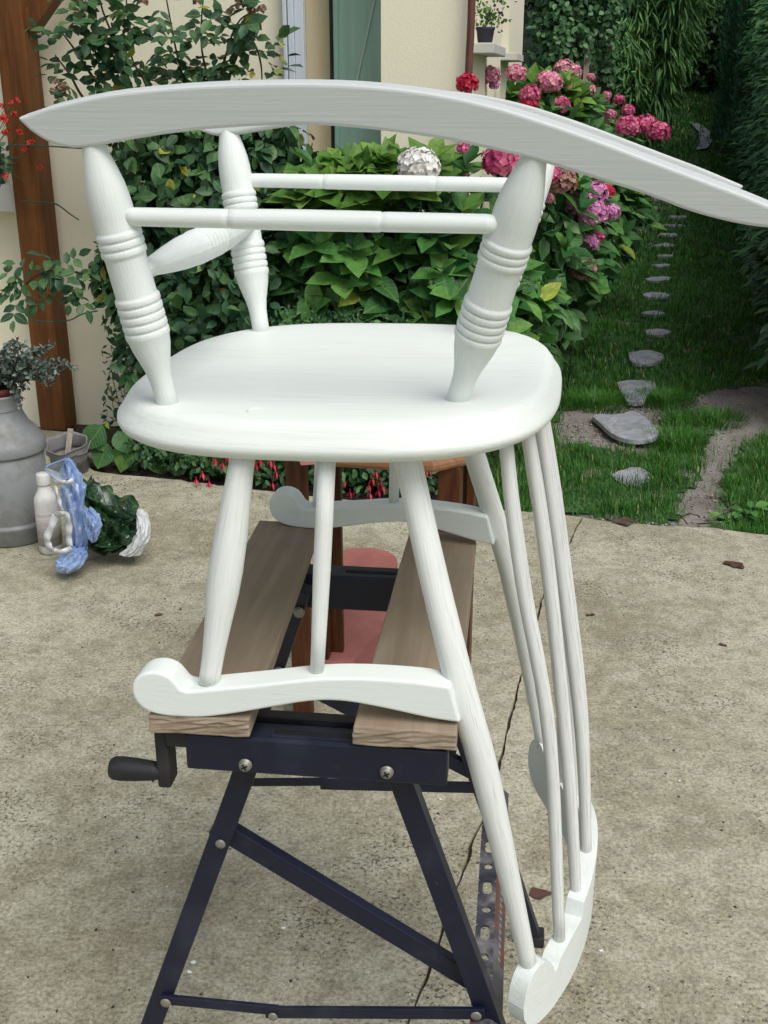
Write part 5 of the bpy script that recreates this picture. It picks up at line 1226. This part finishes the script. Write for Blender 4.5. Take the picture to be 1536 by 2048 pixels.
# geranium on the left sill
gp = hs(-45, 372, -.06); gw = K + HU * (SILLX - .16) - HV * .06; q0 = np.array([gw[0], gw[1], SILLTOP])
ger = thing('red_geranium', q0, 0, 'thin stemmed geranium with scattered small red flowers on the left window sill', 'geranium')
lathe('pot', [(.05, 0), (.065, .10), (.07, .10), (.07, .12), (.06, .12), (.055, .11), (.0001, .11)], 'grey_plastic', ger, 24)
gf = [(2, 212), (6, 232), (3, 240), (12, 243), (15, 262), (10, 266), (28, 228), (40, 264), (60, 286), (63, 284), (80, 335), (48, 298), (10, 352), (22, 205), (35, 200)]
tubes('stems', [(smooth_path([Vector((0, 0, .11)), Vector(aty(x - 22, y + 30, 4.55) - q0), Vector(aty(x, y, 4.5) - q0)], 4), .0013) for x, y in gf], 'stem_green', ger, 4)
for x, y in gf: flower_head(ger, aty(x, y, 4.5) - q0, .0085, 'petal_scarlet', 10, .9).name = 'flower'
n = 110; P_ = np.array([aty(rng.triangular(-60, -20, 22), rng.uniform(280, 372), rng.uniform(4.5, 4.65)) for _ in range(n)]) - q0
leaf_cloud('foliage', 'fern_leaf', ger, P_, rand_dirs(n), rand_dirs(n) + np.array([0, -.3, .8]), rng.uniform(.02, .04, n), rng.uniform(.018, .035, n))
# pot on the near sill of the side wall
wp_ = K + HU * .03 + HV * (t1a + .18); q0 = np.array([wp_[0], wp_[1], z1s]); wpl = thing('potted_plant', q0, 0, 'small flowering plant in a blue grey pot on the garden side window sill', 'potted plant')
lathe('pot', [(.028, 0), (.036, .055), (.039, .055), (.039, .065), (.034, .065), (.032, .058), (.0001, .058)], 'grey_plastic', wpl, 20)
n = 160; P_ = np.column_stack([rng.normal(size=n) * .035 + .01, rng.normal(size=n) * .04, .07 + np.abs(rng.normal(size=n)) * .055])
leaf_cloud('foliage', 'hydrangea_bright_attr', wpl, P_, rand_dirs(n), rand_dirs(n) + np.array([0, -.3, .8]), rng.uniform(.012, .022, n), rng.uniform(.010, .016, n))
n = 40; P_ = np.column_stack([rng.normal(size=n) * .035 + .03, rng.normal(size=n) * .04 - .02, .11 + rng.normal(size=n) * .03])
leaf_cloud('flowers', 'silver_leaf', wpl, P_, rand_dirs(n), rand_dirs(n), rng.uniform(.012, .018, n), rng.uniform(.010, .014, n), var=np.ones(n))
# green garden wire tied round the post
gwire = thing('garden_wire', (pb[0], pb[1] - .02, .8), 0, 'green plastic garden wire tied round the brown post and running to the rose', 'wire'); q0 = np.array([pb[0], pb[1] - .02, .8])
for pts in ([(18, 291), (60, 291), (104, 293), (150, 296), (215, 302)], [(42, 402), (82, 404), (112, 408), (140, 428), (158, 440)], [(62, 640), (105, 644), (140, 640), (165, 628), (195, 622)]):
    tube('wire', smooth_path([Vector(aty(x, y, float(pb[1]) - .03 + (0.06 if x > 130 else 0)) - q0) for x, y in pts], 5), .0028, 'wire_green', gwire, 6)

# ================================================================= GARDEN BEYOND
HED = lambda Y: 2.02 + .262 * (Y - 5.2)              # right-hand hedge face
# lawn turf sheet
lp_ = [ground_hit(x, y)[:2] for x, y in ((950, 1020), (985, 900), (1035, 770), (1072, 665), (1120, 600), (1165, 545), (1200, 480), (1228, 420), (1262, 330), (1270, 260), (1290, 225))] + [(5.0, 24), (8.0, 24)] + [(HED(Y) + .15, Y) for Y in (16, 12, 9, 7, 5, 3.6)]
LAWN = [(float(a), float(b_)) for a, b_ in lp_] + [(EDGE_R[-2][0] + .8, 3.3), (EDGE_R[-2][0], EDGE_R[-2][1] + .02), (EDGE_R[3][0], EDGE_R[3][1] + .02), (EDGE_R[0][0], EDGE_R[0][1] + .02)]
dirt_np = DIRT
def lawn_keep(x, y, pad=0):
    k = inpoly(x, y, LAWN)
    for d in dirt_np: k &= ~inpoly(x, y, d)
    return k
turf = grid_sheet('lawn', np.arange(.2, 7.5, .05), np.concatenate([np.arange(3.45, 9, .05), np.arange(9, 24.5, .25)]), lambda X, Y: zsoil(X, Y) + .006 + .008 * np.sin(X * 17) * np.sin(Y * 13), 'lawn_base', lambda x, y: lawn_keep(x, y))
tag(turf, kind='structure')
def grass(name, n, ylo, yhi, xlo, xhi, L0, L1, w, clump=1.0, zoff=-.03):
    x = rng.uniform(xlo, xhi, n); y = rng.uniform(ylo, yhi, n)
    k = lawn_keep(x + rng.normal(size=n) * .028, y + rng.normal(size=n) * .028)
    cl = .5 + .5 * np.sin(x * 23 + 2 * np.sin(y * 9)) * np.sin(y * 19 + 1.5 * np.sin(x * 7)); pat = .5 + .5 * np.sin(x * 4.1 + 1.7 * np.sin(y * 2.3)) * np.sin(y * 3.3 + x)
    k &= rng.random(n) < (.35 + .65 * cl * clump) 
    for s_ in STONES:
        a = [(float(p[0]), float(p[1])) for p in s_]; k &= ~(inpoly(x, y, a) & (rng.random(n) < .97) & inpoly(np.mean([q_[0] for q_ in a]) + (x - np.mean([q_[0] for q_ in a])) * 1.12, np.mean([q_[1] for q_ in a]) + (y - np.mean([q_[1] for q_ in a])) * 1.12, a))
    x, y, cl, pat = x[k], y[k], cl[k], pat[k]; n = len(x)
    z = np.array([gz(v) for v in y]) + zoff
    th = rng.uniform(0, 6.28, n); lean = rng.uniform(.15, .9, n)
    dr_ = np.column_stack([np.cos(th) * lean, np.sin(th) * lean, np.ones(n)]); nm_ = np.column_stack([np.cos(th + 1.57), np.sin(th + 1.57), np.zeros(n)]); nm_ = np.cross(dr_, nm_)
    Ls_ = rng.uniform(L0, L1, n) * (.6 + .7 * cl)
    var = np.clip(rng.normal(.35, .22, n) + .25 * (pat - .5), 0, .9); var[rng.random(n) < .035] = 1.0
    return leaf_cloud(name, 'grass_blade', None, np.column_stack([x, y, z]), dr_, nm_, Ls_, np.full(n, w), 'blade', var, bend=Ls_ * .45 * lean)
grass('grass', 75000, 3.5, 5.6, .2, 2.1, .035, .075, .0032)
grass('grass', 60000, 5.6, 9.5, .6, 3.1, .035, .07, .0055)
grass('grass', 45000, 9.5, 16, 1.4, 4.9, .05, .09, .010)
grass('grass', 22000, 16, 24, 2.4, 7, .07, .11, .02)
# tufts standing in and around the bare soil
def tuft(px, py, r, n, L0, label):
    c_ = atz(px, py, 0); t = thing('grass_tuft', (c_[0], c_[1], -.03), 0, label, 'grass tuft')
    a = rng.uniform(0, 6.28, n); rr_ = r * np.sqrt(rng.random(n)); P_ = np.column_stack([rr_ * np.cos(a), rr_ * np.sin(a), np.zeros(n)]); le = rng.uniform(.2, 1.0, n)
    dr_ = np.column_stack([np.cos(a) * le, np.sin(a) * le, np.ones(n)]); nm_ = np.cross(dr_, np.column_stack([-np.sin(a), np.cos(a), np.zeros(n)])); Ls_ = rng.uniform(L0 * .6, L0, n)
    leaf_cloud('blades', 'grass_blade', t, P_, dr_, nm_, Ls_, np.full(n, .0035), 'blade', np.clip(rng.normal(.45, .22, n), 0, .9), bend=Ls_ * .4 * le)
tuft(1432, 832, .14, 650, .08, 'rounded grass tuft on bare soil right of the large slate slab')
tuft(1478, 953, .05, 220, .05, 'very small grass tuft on the bare soil strip at the right')
tuft(1195, 800, .16, 900, .09, 'thick grass tuft left of the second slate slab')
tuft(1330, 795, .15, 800, .09, 'thick grass tuft right of the second slate slab')
tuft(1345, 875, .14, 700, .08, 'grass tuft touching the right end of the large slate slab')
tuft(1460, 1052, .08, 250, .04, 'thin grass tuft on the patio edge under the broad weed')
weed = thing('broad_leaf_weed', (*atz(1500, 1020, 0)[:2], -.03), .2, 'flat green weed with broad leaves on the soil at the patio corner', 'weed')
n = 46; a = rng.uniform(0, 6.28, n); rr_ = rng.uniform(0, .10, n)
leaf_objs(weed, 'hydrangea_leaf_obj', np.column_stack([rr_ * np.cos(a) * 1.3, rr_ * np.sin(a) * .7, rng.uniform(.005, .04, n)]), np.column_stack([np.cos(a), np.sin(a), rng.uniform(-.1, .4, n)]), np.column_stack([rng.normal(size=n) * .2, rng.normal(size=n) * .2 - .2, np.ones(n)]), rng.uniform(.03, .055, n), .6)
# twigs
tw_ = []
for (x0, y0, x1, y1) in ((1365, 470, 1410, 500), (1420, 480, 1475, 508), (1455, 1025, 1478, 1000), (1360, 1035, 1400, 1033), (1352, 1030, 1375, 1048), (1395, 1048, 1450, 1060), (1440, 488, 1470, 498)):
    A = atz(x0, y0, .005); B = atz(x1, y1, .01); tw_.append(([Vector(A), Vector((A + B) / 2 + np.array([0, .01, .01])), Vector(B)], .0025 if y0 > 900 else .006))
tg_ = tubes('twigs', tw_, 'bark', None, 5); tg_['kind'] = 'stuff'

# laurel hedge on the right
hb = (HED(8), 8.0, 0.0); q0 = np.array(hb)
lau = thing('laurel_hedge', hb, 0, 'tall glossy laurel hedge closing the right side of the lawn', 'hedge')
def hedge_pts(n, y0, y1, z1, dmin=-.12, dmax=.25):
    Y = rng.uniform(y0, y1, n); Z = rng.uniform(0.05, z1, n); d = rng.uniform(dmin, dmax, n) + .05 * np.sin(Y * 3.1 + Z * 2) + .03 * np.sin(Z * 7 + Y)
    return np.column_stack([np.array([HED(v) for v in Y]) + d, Y, Z + np.array([gz(v) for v in Y])]), d
P_, d = hedge_pts(290, 5.2, 8.6, 1.75, -.16, -.05); n = len(P_)
leaf_objs(lau, 'laurel_leaf_obj', P_ - q0, np.column_stack([-.6 - rng.random(n) * .5, -rng.random(n) * .8, rng.uniform(-.6, .3, n)]), np.column_stack([-.5 * rng.random(n), -.4 * rng.random(n), np.ones(n)]), rng.uniform(.09, .14, n), .36)
for (nn, a, b_, zt, l0, l1) in ((5200, 4.6, 9, 2.0, .08, .13), (7500, 9, 18, 2.3, .09, .14), (4500, 18, 26, 2.5, .12, .18)):
    P_, d = hedge_pts(nn, a, b_, zt); n = len(P_)
    leaf_cloud('foliage', 'laurel_leaf_attr', lau, P_ - q0, np.column_stack([-.5 - rng.random(n) * .5, rng.normal(size=n) * .6, rng.uniform(-.7, .3, n)]), np.column_stack([-.5 * rng.random(n), -.3 * rng.random(n), np.ones(n)]) + rng.normal(size=(n, 3)) * .2, rng.uniform(l0, l1, n), rng.uniform(l0, l1, n) * .38, 'leaf')
mesh_obj('sky_blocker', [(HED(4.4) + .35 - q0[0], 4.4 - 8, -.1), (HED(26) + .35 - q0[0], 18, -.1), (HED(26) + 1.5 - q0[0], 18, -.1), (HED(4.4) + 1.5 - q0[0], -3.6, -.1), (HED(4.4) + .35 - q0[0], -3.6, 1.85), (HED(26) + .35 - q0[0], 18, 3.6), (HED(26) + 1.5 - q0[0], 18, 3.6), (HED(4.4) + 1.5 - q0[0], -3.6, 1.85)], BOXF, 'bed_soil', lau)  # opaque dark box added inside the laurel to block the sky
# conifers
def conifer(x, y, r, h, label, n=9000):
    t = thing('conifer', (x, y, gz(y)), 0, label, 'conifer', None)
    z = rng.uniform(0.1, h, n); a = rng.uniform(0, 6.28, n); prof_ = np.minimum(1, (h - z) / (h * .35)) * (.8 + .2 * np.sin(a * 5 + z * 3)); rr_ = r * prof_ * rng.uniform(.7, 1.03, n)
    P_ = np.column_stack([rr_ * np.cos(a), rr_ * np.sin(a), z]); dr_ = np.column_stack([np.cos(a) * .45, np.sin(a) * .45, np.ones(n) * rng.uniform(.3, 1, n)]); nm_ = np.column_stack([np.cos(a), np.sin(a), rng.normal(size=n) * .3]) + rng.normal(size=(n, 3)) * .4
    leaf_cloud('crown', 'conifer_leaf', t, P_, dr_, nm_, rng.uniform(.05, .10, n), rng.uniform(.02, .035, n), 'leaf')
    tube('trunk', [(0, 0, -.05), (0, 0, h * .9)], [r * .30, .02], 'bark', t, 8)
conifer(4.66, 15.9, .25, 2.9, 'columnar blue green conifer in front of the laurel hedge, the left one of the pair')
conifer(4.58, 14.9, .25, 2.9, 'columnar blue green conifer in front of the laurel hedge, the right one of the pair')
# bamboo
BX, BYY = 3.25, 15.3
bam = thing('bamboo', (BX, BYY, gz(BYY)), 0, 'clump of arching bamboo with long drooping leaves beyond the pink hydrangeas', 'bamboo')
culms = []
for i in range(34):
    a = rng.uniform(0, 6.28); r_ = rng.uniform(0, .30); b0 = np.array([r_ * math.cos(a), r_ * math.sin(a), 0]); ln = np.array([math.cos(a) * .5 + rng.normal() * .25, math.sin(a) * .4 - .15, 0]); h = rng.uniform(1.5, 2.9)
    culms.append(smooth_path([Vector(b0), Vector(b0 + ln * .18 + [0, 0, h * .4]), Vector(b0 + ln * .55 + [0, 0, h * .75]), Vector(b0 + ln * 1.25 + [0, 0, h])], 8))
for i, P in enumerate(culms): tube('culm', P, [float(v) for v in np.linspace(.010, .003, len(P))], 'stem_green', bam, 6)
pos, dr = [], []
for P in culms:
    for i, p in enumerate(P):
        if i < 4: continue
        for _ in range(16):
            br_ = rand_dirs(1)[0] * np.array([1, 1, .3]); q = np.array(p) + br_ * rng.uniform(.02, .28); pos.append(q); dr.append(br_ * .6 + np.array([0, -.1, -.8]) + rng.normal(size=3) * .25)
pos = np.array(pos); dr = np.array(dr); n = len(pos)
leaf_cloud('foliage', 'bamboo_leaf', bam, pos, dr, rand_dirs(n) + np.array([0, -.5, .6]), rng.uniform(.16, .25, n), rng.uniform(.022, .036, n), 'leaf')
# small tree wrapped in ivy, left of the bamboo
tx = aty(1212, 200, 11.5); ivt = thing('ivy_tree', (tx[0], tx[1], 0), 0, 'slim grey trunked tree wrapped in pale ivy left of the bamboo', 'tree'); q0 = np.array([tx[0], tx[1], 0])
tube('trunk', smooth_path([(0, 0, -.05), (.01, 0, .8), (-.02, 0, 1.6), (.02, .05, 2.6), (0, 0, 3.6)], 5), .048, 'bark', ivt, 10)
tube('limb', smooth_path([(-.01, 0, 1.35), (-.15, 0, 1.75), (-.3, 0, 2.4)], 4), .02, 'bark', ivt, 8)
def bl2(px, py, Y, rx, ry, rz, q): p = aty(px, py, Y); return (tuple(p), (rx, ry, rz))
bb = [bl2(1160, 40, 11.2, .40, .3, .46, 0), bl2(1125, 90, 11.1, .30, .25, .34, 0), bl2(1175, -40, 11.3, .5, .4, .4, 0), bl2(1212, 130, 11.5, .10, .12, .30, 0), bl2(1110, 10, 11.4, .28, .3, .4, 0)]
p, d = blob_points(bb, 5200, (.3, 1.08), -1, 1); n = len(p)
leaf_cloud('ivy', 'ivy_leaf', ivt, p - q0, rand_dirs(n) + np.array([0, -.2, -.4]), d + np.array([0, -.4, .6]) + rng.normal(size=(n, 3)) * .3, rng.uniform(.05, .085, n), rng.uniform(.04, .065, n), 'leaf')
st2 = thing('wooden_stake', (*aty(1170, 140, 11.0)[:2], 0), 0, 'pale wooden stake standing in the shade below the ivy tree', 'stake'); bar('stake', (0, 0, 0), (.01, 0, 1.72), .05, .03, 'lath_wood', st2)
# dark shed right behind the end of the house
sx0 = aty(1030, 60, 12.6)[0]; shed = thing('garden_shed', (sx0 + .5, 13.2, 0), 0, 'dark green garden shed in deep shade behind the end of the house', 'shed')
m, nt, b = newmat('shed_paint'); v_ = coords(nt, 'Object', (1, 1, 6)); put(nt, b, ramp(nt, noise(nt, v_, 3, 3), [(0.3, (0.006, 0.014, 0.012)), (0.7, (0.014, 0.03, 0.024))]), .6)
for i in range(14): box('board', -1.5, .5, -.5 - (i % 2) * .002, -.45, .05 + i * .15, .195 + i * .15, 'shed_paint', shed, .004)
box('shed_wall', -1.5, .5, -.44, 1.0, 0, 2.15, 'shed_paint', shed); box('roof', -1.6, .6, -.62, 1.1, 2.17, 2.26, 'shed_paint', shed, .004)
# dark shrubs closing the view
def darkwall(name, blobs, label, n, ls, mat='dark_leaf', cat='shrub'):
    c_ = np.mean([b_[0] for b_ in blobs], 0); t = thing(name, (c_[0], c_[1], gz(c_[1])), 0, label, cat); q0 = np.array([c_[0], c_[1], gz(c_[1])])
    p, d = blob_points(blobs, n, (.5, 1.06), -1, .5); ok = p[:, 2] > .02; p, d = p[ok], d[ok]; n = len(p)
    leaf_cloud('foliage', mat, t, p - q0, rand_dirs(n) + np.array([0, -.2, -.4]), d + np.array([0, -.3, .6]) + rng.normal(size=(n, 3)) * .3, rng.uniform(ls * .7, ls * 1.3, n), rng.uniform(ls * .35, ls * .6, n), 'leaf')
    tubes('trunk', [([Vector((0, 0, -.2)), Vector((0, 0, 1.5))], .06), ([Vector((.1, 0, 1.2)), Vector((.5, .1, 2.6))], .03)], 'bark', t, 8)
darkwall('evergreen_shrub', [((2.3, 14.2, 1.2), (.6, .6, 1.3)), ((1.9, 14.8, 1.6), (1.0, .6, 1.4))], 'dark evergreen shrub behind the ivy tree', 6500, .07)
darkwall('evergreen_shrub', [((4.3, 20.5, 2.2), (.8, .6, 1.6)), ((3.2, 19.2, 2.4), (.8, .6, 1.7))], 'dark shapeless shrub behind the bamboo at the end of the flower bed', 6000, .08)
darkwall('evergreen_shrub', [((5.6, 22.8, 2.8), (1.4, .8, 1.8))], 'far dark shrub at the right end of the lawn', 5000, .12)
fn = thing('back_fence', (4, 25, gz(25)), 0, 'old brown board fence in shade across the end of the garden', 'fence')
fm = None
for i in range(64):
    x = -5 + i * .15
    if fm is None: o = box('board', 0, .142, 0, .025, 0, 3.4, 'fence_wood', fn, .004); fm = o
    else: o = fm.copy(); COL.objects.link(o); o.parent = fn
    o.location = (x, rng.uniform(0, .006), rng.uniform(-.03, .03))
for z in (.5, 1.7, 2.9): box('rail', -5.1, 4.7, .03, .08, z, z + .09, 'fence_wood', fn)
bh = (3.6, 23.6, gz(23.6)); q0 = np.array(bh)
bhd = thing('back_hedge', bh, 0, 'dark tangled hedge across the end of the lawn in front of the fence', 'hedge')
n = 15000; X = rng.uniform(-1.5, 8, n); Z = rng.uniform(0, 1, n) ** .8 * (2.5 - .9 * np.exp(-((X - 5.75) / .3) ** 2)); Yd = rng.uniform(-.35, .3, n) + .2 * np.sin(X * 2.1 + Z)
leaf_cloud('foliage', 'dark_leaf', bhd, np.column_stack([X - q0[0], Yd, Z]), rand_dirs(n) + np.array([0, -.2, -.5]), rand_dirs(n) * .5 + np.array([0, -.5, .7]), rng.uniform(.10, .2, n), rng.uniform(.05, .09, n), 'leaf')
big = mesh_obj('sky_blocker', [(-5, .3, 0), (4.5, .3, 0), (4.5, .9, 0), (-5, .9, 0), (-5, .3, 2.3), (4.5, .3, 2.3), (4.5, .9, 2.3), (-5, .9, 2.3)], BOXF, 'bed_soil', bhd)  # added solid box behind the leaves, keeps the sky from showing through
# tall trees behind, closing the sky above the hedges
m, nt, b = newmat('far_wood'); 
for i, (x, y, r_, h) in enumerate(((-2.0, 31, 3.0, 7), (4.5, 32, 3.2, 7))):
    t = thing('background_tree', (x, y, gz(y)), 0, ('broad dark tree behind the house end', 'broad dark tree behind the back fence', 'broad dark tree behind the corner of the laurel hedge', 'broad dark tree beyond the laurel hedge')[i], 'tree')
    tube('trunk', [(0, 0, -.2), (.1, 0, h * .6)], [.22, .1], 'bark', t, 10)
    p, d = blob_points([((0, 0, h * .55), (r_, r_ * .8, h * .42)), ((r_ * .4, 0, h * .75), (r_ * .6, r_ * .6, h * .28))], 5000, (.6, 1.05), -1, 1); n = len(p)
    leaf_cloud('crown', 'dark_leaf', t, p, rand_dirs(n), d + rng.normal(size=(n, 3)) * .4 + np.array([0, 0, .5]), rng.uniform(.2, .36, n), rng.uniform(.12, .2, n), 'leaf')
